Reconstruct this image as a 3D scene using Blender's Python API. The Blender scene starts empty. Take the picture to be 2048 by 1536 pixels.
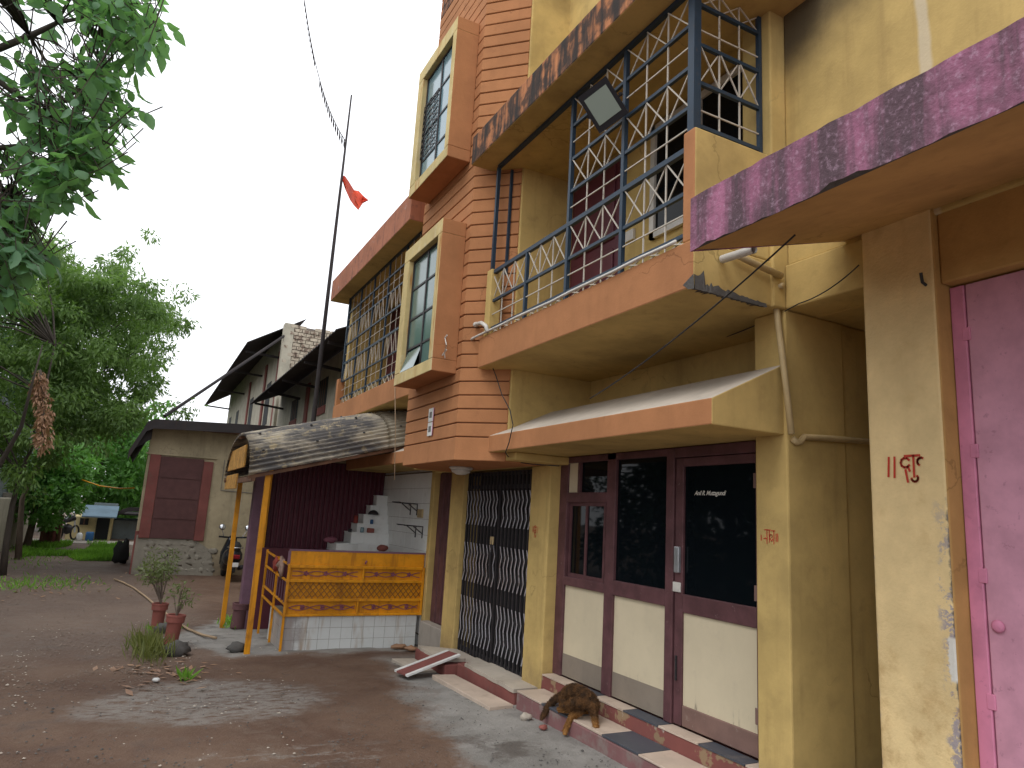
import bpy, math, random
import numpy as np
from mathutils import Vector, Matrix, noise
random.seed(7)
rnd = random.Random(11)
scene = bpy.context.scene
COL = scene.collection

# ------------------------------------------------------------------ camera
CAM_H = 1.65
yaw, pit, rol, FPX = math.radians(27.035), math.radians(10.767), math.radians(3.291), 1393.6
Fv = Vector((math.sin(yaw)*math.cos(pit), math.cos(yaw)*math.cos(pit), math.sin(pit)))
r0 = Vector((math.cos(yaw), -math.sin(yaw), 0)); u0 = r0.cross(Fv)
Rv = math.cos(rol)*r0 + math.sin(rol)*u0
Uv = -math.sin(rol)*r0 + math.cos(rol)*u0
cam_d = bpy.data.cameras.new('camera'); cam = bpy.data.objects.new('camera', cam_d); COL.objects.link(cam)
cam_d.sensor_width = 36; cam_d.lens = FPX/2048*36; cam_d.clip_start = 0.05; cam_d.clip_end = 1000
cam.matrix_world = Matrix(((Rv.x, Uv.x, -Fv.x, 0), (Rv.y, Uv.y, -Fv.y, 0), (Rv.z, Uv.z, -Fv.z, CAM_H), (0, 0, 0, 1)))
scene.camera = cam

# ------------------------------------------------------------------ sky, sun, exposure
SUN_EL, SUN_AZ = math.radians(56), math.radians(250)      # azimuth measured clockwise from +Y
w = bpy.data.worlds.new('World'); scene.world = w; w.use_nodes = True
nt = w.node_tree; nt.nodes.clear()
sky = nt.nodes.new('ShaderNodeTexSky'); sky.sky_type = 'NISHITA'; sky.sun_disc = False
sky.sun_elevation = SUN_EL; sky.sun_rotation = SUN_AZ; sky.dust_density = 6; sky.air_density = 1.2
hs = nt.nodes.new('ShaderNodeHueSaturation'); hs.inputs['Saturation'].default_value = 0.25
mx = nt.nodes.new('ShaderNodeMix'); mx.data_type = 'RGBA'; mx.inputs[0].default_value = 0.8
mx.inputs[7].default_value = (17.5, 17.9, 18.6, 1)          # overcast cloud layer
bg = nt.nodes.new('ShaderNodeBackground'); bg.inputs['Strength'].default_value = 0.1
wo = nt.nodes.new('ShaderNodeOutputWorld')
nt.links.new(sky.outputs[0], hs.inputs['Color']); nt.links.new(hs.outputs[0], mx.inputs[6])
nt.links.new(mx.outputs[2], bg.inputs['Color']); nt.links.new(bg.outputs[0], wo.inputs['Surface'])
sd = bpy.data.lights.new('sun', 'SUN'); sd.energy = 0.8; sd.angle = math.radians(25); sd.color = (1, .96, .9)
so = bpy.data.objects.new('sun', sd); COL.objects.link(so)
sdir = Vector((math.sin(SUN_AZ)*math.cos(SUN_EL), math.cos(SUN_AZ)*math.cos(SUN_EL), math.sin(SUN_EL)))
so.rotation_euler = sdir.to_track_quat('Z', 'Y').to_euler(); so.location = (0, 0, 30)
scene.view_settings.view_transform = 'Standard'; scene.view_settings.look = 'None'
scene.view_settings.exposure = 0.06; scene.view_settings.gamma = 1.0; scene.view_settings.use_curve_mapping = False

# ------------------------------------------------------------------ measuring helpers (photo pixel -> point on a known plane)
def ray(px, py): return Fv + Rv*((px-1024)/FPX) - Uv*((py-768)/FPX)
def onx(px, py, X):
    d = ray(px, py); return Vector((0, 0, CAM_H)) + d*(X/d.x)
def ony(px, py, Y):
    d = ray(px, py); return Vector((0, 0, CAM_H)) + d*(Y/d.y)
def g(y):
    return 0.0 if y < 4.9 else max(-.03*(y-4.9), -.26)
def gnd(px, py):
    d = ray(px, py); z = 0
    for i in range(50):
        t = (z-CAM_H)/d.z; z = .5*z + .5*g(d.y*t)
    return Vector((d.x*t, d.y*t, z))

# ------------------------------------------------------------------ mesh builder
class MB:
    def __init__(s): s.v, s.f, s.m = [], [], []
    def face(s, pts, m=0):
        n = len(s.v); s.v += [tuple(p) for p in pts]; s.f.append(tuple(range(n, n+len(pts)))); s.m.append(m)
    def box(s, x0, x1, y0, y1, z0, z1, m=0, mats={}):
        x0, x1 = min(x0, x1), max(x0, x1); y0, y1 = min(y0, y1), max(y0, y1); z0, z1 = min(z0, z1), max(z0, z1)
        n = len(s.v)
        s.v += [(x, y, z) for z in (z0, z1) for y in (y0, y1) for x in (x0, x1)]
        for k, q in (('-z', (0, 2, 3, 1)), ('+z', (4, 5, 7, 6)), ('-y', (0, 1, 5, 4)), ('+y', (2, 6, 7, 3)), ('-x', (0, 4, 6, 2)), ('+x', (1, 3, 7, 5))):
            s.f.append(tuple(n+i for i in q)); s.m.append(mats.get(k, m))
        return s
    def prism(s, poly, ax, a0, a1, m=0, cap=None, side={}):
        # poly: list of 2d points; ax 'x' -> (y,z), 'y' -> (x,z), 'z' -> (x,y)
        def P(p, a): return {'x': (a, p[0], p[1]), 'y': (p[0], a, p[1]), 'z': (p[0], p[1], a)}[ax]
        n = len(s.v); k = len(poly)
        s.v += [P(p, a0) for p in poly] + [P(p, a1) for p in poly]
        ar = sum(poly[i][0]*poly[(i+1) % k][1]-poly[(i+1) % k][0]*poly[i][1] for i in range(k))
        flip = (ar < 0) != (ax == 'y')
        for i in range(k):
            j = (i+1) % k; q = (n+i, n+j, n+k+j, n+k+i)
            s.f.append(q[::-1] if flip else q); s.m.append(side.get(i, m))
        c = m if cap is None else cap
        a = tuple(range(n, n+k)); b = tuple(range(n+k, n+2*k))
        s.f.append(a if flip else a[::-1]); s.m.append(c); s.f.append(b[::-1] if flip else b); s.m.append(c)
        return s
    def tube(s, path, r, n=6, m=0, cap=True):
        path = [Vector(p) for p in path]; k = len(path)
        rs = r if isinstance(r, (list, tuple)) else [r]*k
        base = len(s.v); up = None
        for i, p in enumerate(path):
            t = (path[min(i+1, k-1)]-path[max(i-1, 0)])
            t = t.normalized() if t.length > 1e-9 else Vector((0, 0, 1))
            if up is None:
                up = Vector((0, 0, 1)) if abs(t.z) < .9 else Vector((1, 0, 0))
            a = t.cross(up)
            if a.length < 1e-4: a = t.cross(Vector((0, 1, .3)))
            a.normalize(); b = a.cross(t).normalized(); up = b
            for j in range(n):
                an = 2*math.pi*(j+.5)/n
                s.v.append(tuple(p + (a*math.cos(an)+b*math.sin(an))*rs[i]))
        for i in range(k-1):
            for j in range(n):
                j2 = (j+1) % n
                s.f.append((base+i*n+j, base+i*n+j2, base+(i+1)*n+j2, base+(i+1)*n+j)); s.m.append(m)
        if cap:
            s.f.append(tuple(base+j for j in range(n))[::-1]); s.m.append(m)
            s.f.append(tuple(base+(k-1)*n+j for j in range(n))); s.m.append(m)
        return s
    def lathe(s, c, prof, n=16, m=0, axis=Vector((0, 0, 1)), xd=Vector((1, 0, 0))):
        c = Vector(c); yd = axis.cross(xd); base = len(s.v)
        for (r, h) in prof:
            for j in range(n):
                a = 2*math.pi*j/n
                s.v.append(tuple(c + axis*h + (xd*math.cos(a)+yd*math.sin(a))*r))
        for i in range(len(prof)-1):
            for j in range(n):
                j2 = (j+1) % n
                s.f.append((base+i*n+j, base+i*n+j2, base+(i+1)*n+j2, base+(i+1)*n+j)); s.m.append(m)
        s.f.append(tuple(base+j for j in range(n))[::-1]); s.m.append(m)
        k = (len(prof)-1)*n
        s.f.append(tuple(base+k+j for j in range(n))); s.m.append(m)
        return s
    def blob(s, c, rad, seed=0, n=10, jit=.18, m=0, flat=False):
        c = Vector(c); base = len(s.v); R = n//2+1
        rr = rad if isinstance(rad, (tuple, list)) else (rad,)*3
        off = Vector((seed*7.3, seed*3.1, seed*1.7))
        for i in range(R+1):
            th = math.pi*i/R
            for j in range(n):
                ph = 2*math.pi*j/n
                d = Vector((math.sin(th)*math.cos(ph), math.sin(th)*math.sin(ph), math.cos(th)))
                k = 1+jit*noise.noise(d*1.8+off)*1.6
                s.v.append((c.x+d.x*rr[0]*k, c.y+d.y*rr[1]*k, c.z+d.z*rr[2]*k))
        for i in range(R):
            for j in range(n):
                j2 = (j+1) % n
                s.f.append((base+i*n+j, base+(i+1)*n+j, base+(i+1)*n+j2, base+i*n+j2)); s.m.append(m)
        return s
    def build(s, name, mats, parent=None, smooth=False, bevel=0):
        if not isinstance(mats, (list, tuple)): mats = [mats]
        L = Vector(ORG.get(parent.name, (0, 0, 0))) if parent else Vector((0, 0, 0))
        me = bpy.data.meshes.new(name)
        me.from_pydata([(a-L.x, b-L.y, c-L.z) for a, b, c in s.v], [], s.f)
        for mt in mats: me.materials.append(mt)
        if len(mats) > 1: me.polygons.foreach_set('material_index', s.m)
        if smooth: me.polygons.foreach_set('use_smooth', [True]*len(s.f))
        me.update()
        o = bpy.data.objects.new(name, me); COL.objects.link(o)
        if parent: o.parent = parent; ORG[o.name] = tuple(L)
        if bevel:
            b = o.modifiers.new('bevel', 'BEVEL'); b.width = bevel; b.segments = 2; b.limit_method = 'ANGLE'
        return o
ORG = {}
def tag(o, label, cat, group=None, kind=None):
    if label: o['label'] = label
    if cat: o['category'] = cat
    if group: o['group'] = group
    if kind: o['kind'] = kind
    return o
def thing(name, loc, label, cat, group=None):
    o = bpy.data.objects.new(name, None); COL.objects.link(o); o.location = loc; o.empty_display_size = .2
    ORG[o.name] = tuple(loc)
    return tag(o, label, cat, group)
def solo(mb, name, mats, loc, label, cat, group=None, kind=None, smooth=False, bevel=0):
    # a thing that is one mesh, with its origin at its base
    o = mb.build(name, mats, None, smooth, bevel)
    L = Vector(loc); o.data.transform(Matrix.Translation(-L)); o.location = L
    ORG[o.name] = tuple(loc)
    return tag(o, label, cat, group, kind)

# ------------------------------------------------------------------ materials
class N:
    def __init__(s, name):
        s.mat = bpy.data.materials.new(name); s.mat.use_nodes = True; s.t = s.mat.node_tree
        s.t.nodes.clear(); s.out = s.n('ShaderNodeOutputMaterial'); s.geo = s.n('ShaderNodeNewGeometry')
        s.pos = s.geo.outputs['Position']; s.xyz = None
    def n(s, t): return s.t.nodes.new(t)
    def l(s, a, b): s.t.links.new(a, b)
    def val(s, x, sock):
        if hasattr(x, 'is_linked') or isinstance(x, bpy.types.NodeSocket): s.l(x, sock)
        else: sock.default_value = x
    def noise(s, scale, detail=5, rough=.6, vec=None, sc=None, off=0, dist=0):
        nn = s.n('ShaderNodeTexNoise'); nn.inputs['Scale'].default_value = scale; nn.inputs['Detail'].default_value = detail
        nn.inputs['Roughness'].default_value = rough; nn.inputs['Distortion'].default_value = dist
        mp = s.n('ShaderNodeMapping'); s.l(vec or s.pos, mp.inputs[0])
        mp.inputs['Location'].default_value = (off, off*1.7, off*.6)
        if sc: mp.inputs['Scale'].default_value = sc
        s.l(mp.outputs[0], nn.inputs['Vector']); return nn.outputs['Fac']
    def ramp(s, x, a, b, lo=0, hi=1):
        r = s.n('ShaderNodeMapRange'); r.clamp = True; r.interpolation_type = 'SMOOTHSTEP'
        s.val(x, r.inputs[0]); r.inputs[1].default_value = a; r.inputs[2].default_value = b
        r.inputs[3].default_value = lo; r.inputs[4].default_value = hi; return r.outputs[0]
    def m(s, op, a, b=0.0):
        q = s.n('ShaderNodeMath'); q.operation = op; s.val(a, q.inputs[0]); s.val(b, q.inputs[1]); return q.outputs[0]
    def mix(s, f, a, b, mode='MIX'):
        q = s.n('ShaderNodeMix'); q.data_type = 'RGBA'; q.blend_type = mode; s.val(f, q.inputs[0])
        for x, i in ((a, 6), (b, 7)):
            if isinstance(x, (tuple, list)): q.inputs[i].default_value = (*x[:3], 1)
            else: s.l(x, q.inputs[i])
        return q.outputs[2]
    def ax(s, k):
        if s.xyz is None:
            q = s.n('ShaderNodeSeparateXYZ'); s.l(s.pos, q.inputs[0]); s.xyz = q
        return s.xyz.outputs[k]
    def bsdf(s, col, rough=.85, bump=None, bstr=.2, bdist=.01, spec=.3, metal=0):
        b = s.n('ShaderNodeBsdfPrincipled')
        if isinstance(col, (tuple, list)): b.inputs['Base Color'].default_value = (*col[:3], 1)
        else: s.l(col, b.inputs['Base Color'])
        s.val(rough, b.inputs['Roughness']); b.inputs['Specular IOR Level'].default_value = spec; b.inputs['Metallic'].default_value = metal
        if bump is not None:
            q = s.n('ShaderNodeBump'); q.inputs['Strength'].default_value = bstr; q.inputs['Distance'].default_value = bdist
            s.l(bump, q.inputs['Height']); s.l(q.outputs[0], b.inputs['Normal'])
        s.l(b.outputs[0], s.out.inputs['Surface']); s.b = b
        return s.mat

def plaster(name, base, var=.16, dirt=(.10, .075, .05), amt=.35, streak=.3, bstr=.25, rough=.9, scale=1.6, light=None, extra=None, fine=60, lo=.55, hi=.8, st=(.52, .75), sx=9, cracks=False):
    s = N(name)
    a = s.noise(scale, 6, .65); b = s.noise(fine, 3); c = s.noise(7, 5, .6, off=3.1)
    sk = s.noise(1, 6, .6, sc=(sx, sx, sx*.1), off=5)
    col = s.mix(s.ramp(a, .3, .7), [x*(1-var) for x in base], [min(1, x*(1+var)) for x in base])
    col = s.mix(s.m('MULTIPLY', s.ramp(c, lo, hi), amt), col, dirt)
    if streak: col = s.mix(s.m('MULTIPLY', s.ramp(sk, *st), streak), col, dirt)
    if light: col = s.mix(s.m('MULTIPLY', s.ramp(s.noise(5, 6, .7, off=9), .62, .68), .75), col, light)
    if extra: col = extra(s, col)
    h = s.m('ADD', s.m('MULTIPLY', b, .5), c)
    if cracks:
        vo = s.n('ShaderNodeTexVoronoi'); vo.feature = 'DISTANCE_TO_EDGE'; vo.inputs['Scale'].default_value = .9
        va = s.n('ShaderNodeVectorMath'); va.operation = 'ADD'; nn = s.n('ShaderNodeTexNoise'); nn.inputs['Scale'].default_value = 3; nn.inputs['Detail'].default_value = 6
        s.l(s.pos, nn.inputs['Vector']); vs = s.n('ShaderNodeVectorMath'); vs.operation = 'SCALE'; vs.inputs['Scale'].default_value = .55
        s.l(nn.outputs['Color'], vs.inputs[0]); s.l(s.pos, va.inputs[0]); s.l(vs.outputs[0], va.inputs[1]); s.l(va.outputs[0], vo.inputs['Vector'])
        ck = s.m('MULTIPLY', s.ramp(vo.outputs['Distance'], .007, .002), s.ramp(s.noise(.8, 3, off=50), .52, .6))
        col = s.mix(s.m('MULTIPLY', ck, .38), col, [x*.35 for x in base])
        h = s.m('SUBTRACT', h, s.m('MULTIPLY', ck, .4))
        sp = s.m('MULTIPLY', s.ramp(s.m('ADD', s.ax(2), s.m('MULTIPLY', s.noise(5, 6, .7, off=44), .55)), .72, .15), s.ramp(s.noise(13, 5, .7, off=45), .3, .6, .35, 1))
        col = s.mix(s.m('MULTIPLY', sp, .6), col, (.17, .12, .085))
        pt = s.ramp(s.noise(1.1, 2, .4, off=61), .60, .612)       # repainted patches
        col = s.mix(s.m('MULTIPLY', pt, .10), col, [min(1, x*1.25) for x in base])
    return s.bsdf(col, rough, h, bstr, .012, spec=.2)
def paint(name, base, rough=.5, var=.12, wear=None, amt=.5, bstr=.08, spec=.4, metal=0, thr=.6):
    s = N(name); a = s.noise(6, 5); b = s.noise(45, 4)
    col = s.mix(s.ramp(a, .3, .7), [x*(1-var) for x in base], [min(1, x*(1+var)) for x in base])
    if wear: col = s.mix(s.m('MULTIPLY', s.ramp(s.noise(22, 6, .7, off=2), thr, thr+.07), amt), col, wear)
    return s.bsdf(col, rough, b, bstr, .004, spec=spec, metal=metal)
def flat(name, base, rough=.6, spec=.4, metal=0):
    return N(name).bsdf(base, rough, spec=spec, metal=metal)
def leafmat(name, c1, c2, trans=.35):
    s = N(name)
    rn = s.geo.outputs['Random Per Island']
    col = s.mix(rn, c1, c2)
    col = s.mix(s.ramp(s.noise(.7, 3), .35, .65, 0, .5), col, [x*1.5 for x in c2])
    p = s.n('ShaderNodeBsdfPrincipled'); s.l(col, p.inputs['Base Color']); p.inputs['Roughness'].default_value = .5; p.inputs['Specular IOR Level'].default_value = .35
    t = s.n('ShaderNodeBsdfTranslucent'); s.l(s.mix(1.0, col, (1.0, 1.15, .5), 'MULTIPLY'), t.inputs[0])
    q = s.n('ShaderNodeMixShader'); q.inputs[0].default_value = trans
    s.l(p.outputs[0], q.inputs[1]); s.l(t.outputs[0], q.inputs[2]); s.l(q.outputs[0], s.out.inputs['Surface'])
    return s.mat

YEL = (.53, .38, .145); ORA = (.41, .185, .083)
def y_extra(s, col):
    # soot and damp blotches on the wall above the passage
    d = s.m('MULTIPLY', s.ramp(s.noise(.9, 5, .6, off=14), .52, .72), .35)
    return s.mix(d, col, (.16, .11, .05))
M = {}
M['yellow'] = plaster('yellow_plaster', YEL, cracks=True, dirt=(.22, .14, .06), amt=.3, streak=.22, extra=y_extra)
def rust_extra(s, col):
    k = s.m('MULTIPLY', s.ramp(s.noise(1, 5, .6, sc=(12, 12, 1.5), off=41), .54, .68), s.ramp(s.noise(1.6, 3, off=5), .42, .6))
    return s.mix(s.m('MULTIPLY', k, .8), col, (.40, .15, .035))
M['yellow_old'] = plaster('weathered_yellow_plaster', (.58, .46, .22), dirt=(.66, .62, .5), amt=.45, streak=.3, extra=rust_extra)
def shade_smear_extra(s, col):
    # soft shade smear painted into the wall colour beside the balcony, and pale drips
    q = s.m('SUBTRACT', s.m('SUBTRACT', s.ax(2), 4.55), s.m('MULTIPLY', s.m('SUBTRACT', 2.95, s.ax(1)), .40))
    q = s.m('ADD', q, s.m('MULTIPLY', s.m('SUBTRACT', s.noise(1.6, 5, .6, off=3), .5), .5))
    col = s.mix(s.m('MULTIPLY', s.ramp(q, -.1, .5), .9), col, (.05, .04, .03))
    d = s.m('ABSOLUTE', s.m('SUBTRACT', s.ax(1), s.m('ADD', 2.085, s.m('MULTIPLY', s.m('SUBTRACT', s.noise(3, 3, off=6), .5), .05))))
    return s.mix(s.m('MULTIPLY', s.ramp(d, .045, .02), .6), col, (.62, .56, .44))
M['wall_shade_smear'] = plaster('shade_smeared_yellow_plaster', YEL, cracks=True, dirt=(.22, .14, .06), amt=.3, streak=.22, extra=shade_smear_extra)
M['orange'] = plaster('orange_plaster', ORA, cracks=True, dirt=(.2, .085, .045), amt=.25, streak=.15, var=.12)
M['groove'] = plaster('groove_mortar', (.17, .065, .035), streak=.2)
M['sooty'] = plaster('sooty_orange_plaster', (.46, .19, .085), dirt=(.04, .034, .032), amt=.85, streak=.97, lo=.42, hi=.6, bstr=.4, st=(.42, .6))
M['sootier'] = plaster('weathered_red_plaster', (.36, .145, .085), dirt=(.08, .05, .05), amt=.5, streak=.8, lo=.5, hi=.7, light=(.4, .36, .36))
M['concrete'] = plaster('grey_concrete', (.31, .28, .245), dirt=(.13, .12, .10), amt=.4, streak=.2)
M['pale_top'] = plaster('pale_canopy_top', (.50, .44, .37), dirt=(.25, .2, .16), amt=.4, streak=0)
def pink_extra(s, col):
    return s.mix(s.m('MULTIPLY', s.ramp(s.noise(34, 3, .7, off=1), .5, .75), .5), col, (.50, .33, .43))
M['pink_rough'] = plaster('rough_pink_plaster', (.35, .14, .225), dirt=(.085, .062, .07), amt=.35, streak=.9, lo=.45, hi=.62, st=(.38, .58), sx=5.5, bstr=1.0, fine=38, extra=pink_extra)
def pil_extra(s, col):
    y = s.ax(1); z = s.ax(2)
    e1 = s.ramp(s.m('ADD', y, s.m('MULTIPLY', s.noise(9, 5, .7), .14)), 2.24, 2.19)      # near arris
    e2 = s.ramp(s.m('ADD', y, s.m('MULTIPLY', s.noise(8, 5, .7, off=4), .07)), 2.525, 2.545)   # far arris
    lowz = s.ramp(z, 2.0, 1.5)
    pat = s.ramp(s.noise(11, 6, .75, off=8), .5, .56)
    col = s.mix(s.m('MULTIPLY', s.m('MULTIPLY', e1, lowz), s.m('MULTIPLY', pat, .9)), col, (.30, .27, .31))
    col = s.mix(s.m('MULTIPLY', s.m('MULTIPLY', e2, lowz), s.m('MULTIPLY', s.ramp(s.noise(7, 5, .7, off=6), .42, .5), .95)), col, (.25, .25, .28))
    e3 = s.ramp(s.m('ADD', y, s.m('MULTIPLY', s.noise(14, 5, .7, off=22), .05)), 2.125, 2.112)
    col = s.mix(s.m('MULTIPLY', s.m('MULTIPLY', e3, s.ramp(z, 1.95, 1.7)), .9), col, (.07, .065, .06))
    wz = s.ramp(s.m('ABSOLUTE', s.m('SUBTRACT', s.m('ADD', z, s.m('MULTIPLY', s.noise(9, 4, off=31), .12)), 1.16)), .11, .085)
    e4 = s.ramp(s.m('ADD', y, s.m('MULTIPLY', s.noise(12, 5, .7, off=27), .08)), 2.168, 2.158)
    col = s.mix(s.m('MULTIPLY', wz, e4), col, (.62, .60, .55))
    gr = s.m('MULTIPLY', s.ramp(s.m('ADD', z, s.m('MULTIPLY', s.noise(4, 5), .6)), 1.7, 1.1), s.ramp(s.noise(6, 6, .7, off=12), .45, .7))
    return s.mix(s.m('MULTIPLY', gr, .55), col, (.36, .19, .06))
M['pillar'] = plaster('chipped_yellow_plaster', base= (.74, .56, .29), dirt=(.45, .28, .11), amt=.3, streak=.15, bstr=.5, extra=pil_extra)
M['ochre'] = plaster('ochre_plaster', cracks=True, base= (.48, .29, .105), dirt=(.22, .13, .05), amt=.3, streak=.2)
M['pink_door'] = paint('pink_door_paint', (.55, .27, .36), .6, wear=(.25, .1, .15), amt=.4)
M['pink_frame'] = paint('pink_frame_paint', (.58, .21, .33), .6, wear=(.3, .1, .16), amt=.3)
M['blue_iron'] = paint('dark_blue_iron', (.017, .036, .062), .5, wear=(.07, .05, .045), amt=.6)
M['rod'] = paint('cream_rod_paint', (.48, .44, .38), .6, wear=(.17, .1, .06), amt=.8)
M['purple'] = paint('purple_wood_paint', (.105, .045, .05), .55, var=.25, wear=(.24, .17, .17), amt=.55, thr=.63)
M['purple_post'] = paint('faded_purple_paint', (.17, .09, .13), .6, wear=(.08, .06, .07), amt=.4)
M['maroon'] = paint('maroon_sheet_paint', (.10, .022, .035), .5, wear=(.06, .02, .03), amt=.4)
M['gloss_yellow'] = plaster('yellow_gloss_paint', (.64, .27, .014), var=.2, dirt=(.27, .10, .02), amt=.55, streak=.55, bstr=.10, rough=.42, lo=.5, hi=.75, st=(.48, .7), sx=14)
M['dk_yellow'] = paint('dull_yellow_paint', (.42, .20, .02), .6, wear=(.2, .1, .03), amt=.5)
M['lattice'] = paint('rusty_yellow_paint', (.24, .10, .018), .6)
M['scroll'] = paint('mauve_scroll_paint', (.22, .07, .10), .6)
def glass(name, col, rough=.04, spec=.5, bump=0):
    s = N(name); return s.bsdf(col, rough, s.noise(3, 2), .03, .003, spec=spec)
M['dark_glass'] = glass('dark_tinted_glass', (.004, .006, .008), .03, .13)
M['blue_glass'] = glass('pale_window_glass', (.16, .26, .30), .12, .7)
M['green_glass'] = glass('greenish_window_glass', (.10, .17, .16), .14, .6)
def panel_extra(s, col):
    return s.mix(s.m('MULTIPLY', s.ramp(s.ax(2), .55, .36), s.ramp(s.noise(16, 5, .7, sc=(1, 1, .25)), .55, .75)), col, (.2, .17, .13))
M['panel'] = plaster('cream_board', (.60, .52, .37), var=.06, dirt=(.42, .36, .27), amt=.3, streak=.12, bstr=.05, rough=.6, extra=panel_extra)
M['kick'] = plaster('grey_kick_board', (.24, .20, .16), var=.1, dirt=(.13, .11, .09), amt=.4, streak=.2, bstr=.2)
M['wood_rail'] = paint('worn_brown_wood', (.20, .12, .10), .7, wear=(.32, .26, .22), amt=.4)
M['gate'] = paint('dark_gate_iron', (.030, .027, .03), .55, wear=(.06, .04, .03), amt=.5)
M['strip'] = paint('galvanised_strip', (.60, .60, .66), .32, metal=.5, wear=(.16, .12, .1), amt=.7, thr=.56)
M['steel'] = paint('brushed_steel', (.5, .52, .55), .35, metal=.7)
M['pvc'] = paint('white_pvc', (.58, .56, .52), .45, wear=(.38, .33, .26), amt=.5)
M['pvc_yellow'] = paint('yellowed_pvc', (.44, .33, .17), .5, wear=(.5, .44, .34), amt=.5)
M['white'] = paint('white_plastic', (.7, .7, .68), .4)
M['wire'] = flat('black_cable', (.02, .02, .022), .6)
M['grey_wire'] = flat('grey_cable', (.16, .15, .14), .7)
M['riser'] = plaster('peeling_red_paint', (.21, .075, .065), dirt=(.30, .22, .13), amt=.85, streak=0, lo=.55, hi=.6, light=(.45, .4, .35))
M['red_wall'] = plaster('red_oxide_paint', (.21, .075, .065), dirt=(.16, .10, .085), amt=.7, streak=.2)
M['kerb'] = plaster('dusty_red_kerb', (.22, .11, .11), dirt=(.24, .2, .18), amt=.8, streak=.2, lo=.45, hi=.65)
M['tile_light'] = plaster('speckled_light_tile', (.52, .42, .34), dirt=(.25, .17, .12), amt=.5, streak=0, fine=90, rough=.5, bstr=.05)
M['tile_dark'] = plaster('dark_grey_tile', (.07, .075, .09), dirt=(.2, .17, .15), amt=.5, streak=0, rough=.45, bstr=.05)
M['slab'] = plaster('stone_slab', (.42, .37, .31), dirt=(.2, .17, .14), amt=.5, streak=0, fine=70)
def tile_extra(s, col):
    st = s.m('MULTIPLY', s.ramp(s.noise(1, 5, .6, sc=(7, 7, .8), off=2), .52, .7), .7)
    col = s.mix(st, col, (.34, .22, .12))
    k = s.m('MULTIPLY', s.ramp(s.m('ADD', s.ax(0), s.m('MULTIPLY', s.noise(6, 5, .7), .5)), 2.32, 2.12), s.ramp(s.ax(1), 10.2, 9.8))
    return s.mix(s.m('MULTIPLY', k, .75), col, (.26, .22, .21))
M['wtile'] = plaster('stained_white_tile', (.62, .64, .63), var=.05, dirt=(.4, .33, .25), amt=.3, streak=0, bstr=.04, rough=.3, extra=tile_extra)
M['wtile2'] = plaster('white_tile', (.78, .79, .77), var=.06, dirt=(.4, .36, .3), amt=.3, streak=.1, bstr=.04, rough=.35)
M['grout'] = plaster('dirty_grout', (.2, .17, .14), streak=0)
def sheet_extra(s, col):
    # mould on the middle of the vault, lichen near its lower edge
    n1 = s.ramp(s.noise(2.2, 6, .7, off=21, sc=(.5, 1.5, 1.5)), .38, .54)
    n1 = s.m('MULTIPLY', n1, s.ramp(s.m('ADD', s.ax(0), s.m('MULTIPLY', s.noise(5, 4), .3)), 3.0, 2.75))
    col = s.mix(s.m('MULTIPLY', n1, .82), col, (.055, .057, .07))
    n2 = s.m('MULTIPLY', s.ramp(s.noise(7, 6, .75, off=17), .52, .62), s.ramp(s.noise(1.3, 3, off=30), .4, .6))
    return s.mix(s.m('MULTIPLY', n2, .8), col, (.44, .36, .22))
M['roof_sheet'] = plaster('mouldy_corrugated_sheet', (.38, .34, .27), dirt=(.06, .055, .055), amt=.6, streak=0, extra=sheet_extra)
M['board'] = paint('raw_yellow_board', (.48, .25, .055), .8, var=.3, wear=(.2, .09, .03), amt=.7, thr=.52)
M['old_wood'] = paint('old_brown_wood', (.14, .07, .04), .8, var=.3)
M['tin_dark'] = plaster('rusty_dark_tin', (.04, .035, .036), dirt=(.07, .04, .03), amt=.6, streak=.3)
def hut_extra(s, col):
    low = s.ramp(s.m('ADD', s.ax(2), s.m('MULTIPLY', s.noise(1.1, 5, .6, off=2), .8)), .35, .95)
    return s.mix(s.m('MULTIPLY', s.m('SUBTRACT', 1.0, low), .35), col, (.30, .24, .15))
M['hut'] = plaster('drab_cream_plaster', cracks=True, base= (.40, .335, .22), dirt=(.17, .15, .115), amt=.5, streak=.5, extra=hut_extra)
M['hut_low'] = plaster('bare_masonry', (.27, .245, .20), dirt=(.12, .10, .08), amt=.6, streak=.1, bstr=.9, fine=14)
M['hut_door'] = paint('dull_red_door', (.10, .042, .04), .75, wear=(.06, .035, .03), amt=.4)
M['shed'] = plaster('shed_cream_plaster', (.42, .385, .31), dirt=(.2, .18, .15), amt=.5, streak=.6)
M['dark'] = flat('dark_opening', (.015, .016, .018), .8)
M['brick'] = plaster('whitewashed_brick', (.44, .38, .30), dirt=(.16, .11, .085), amt=.9, streak=.2, lo=.48, hi=.6, scale=6)
M['brick_joint'] = plaster('old_mortar', (.16, .135, .115), streak=0)
M['terracotta'] = plaster('painted_terracotta', (.27, .092, .075), dirt=(.17, .09, .08), amt=.4, streak=.3, bstr=.1, rough=.7)
M['pot_dull'] = plaster('dull_brown_pot', (.13, .065, .07), dirt=(.1, .07, .07), amt=.4)
M['gravel'] = plaster('brown_gravel', (.17, .13, .105), dirt=(.28, .25, .22), amt=.8, streak=0, fine=30)
M['stone'] = plaster('dark_stone', (.10, .095, .09), dirt=(.05, .045, .04), amt=.5, streak=0, bstr=.8)
M['dull_red'] = plaster('faded_red', (.25, .05, .04), var=.3, streak=0, amt=.3)
M['red_cloth'] = plaster('saffron_cloth', (.60, .075, .035), var=.2, streak=0, amt=0)
M['cloth'] = plaster('old_rag', (.3, .2, .16), streak=0)
M['red_print'] = plaster('red_brush_paint', (.50, .055, .035), streak=0, dirt=(.5, .3, .15), amt=.7)
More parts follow.
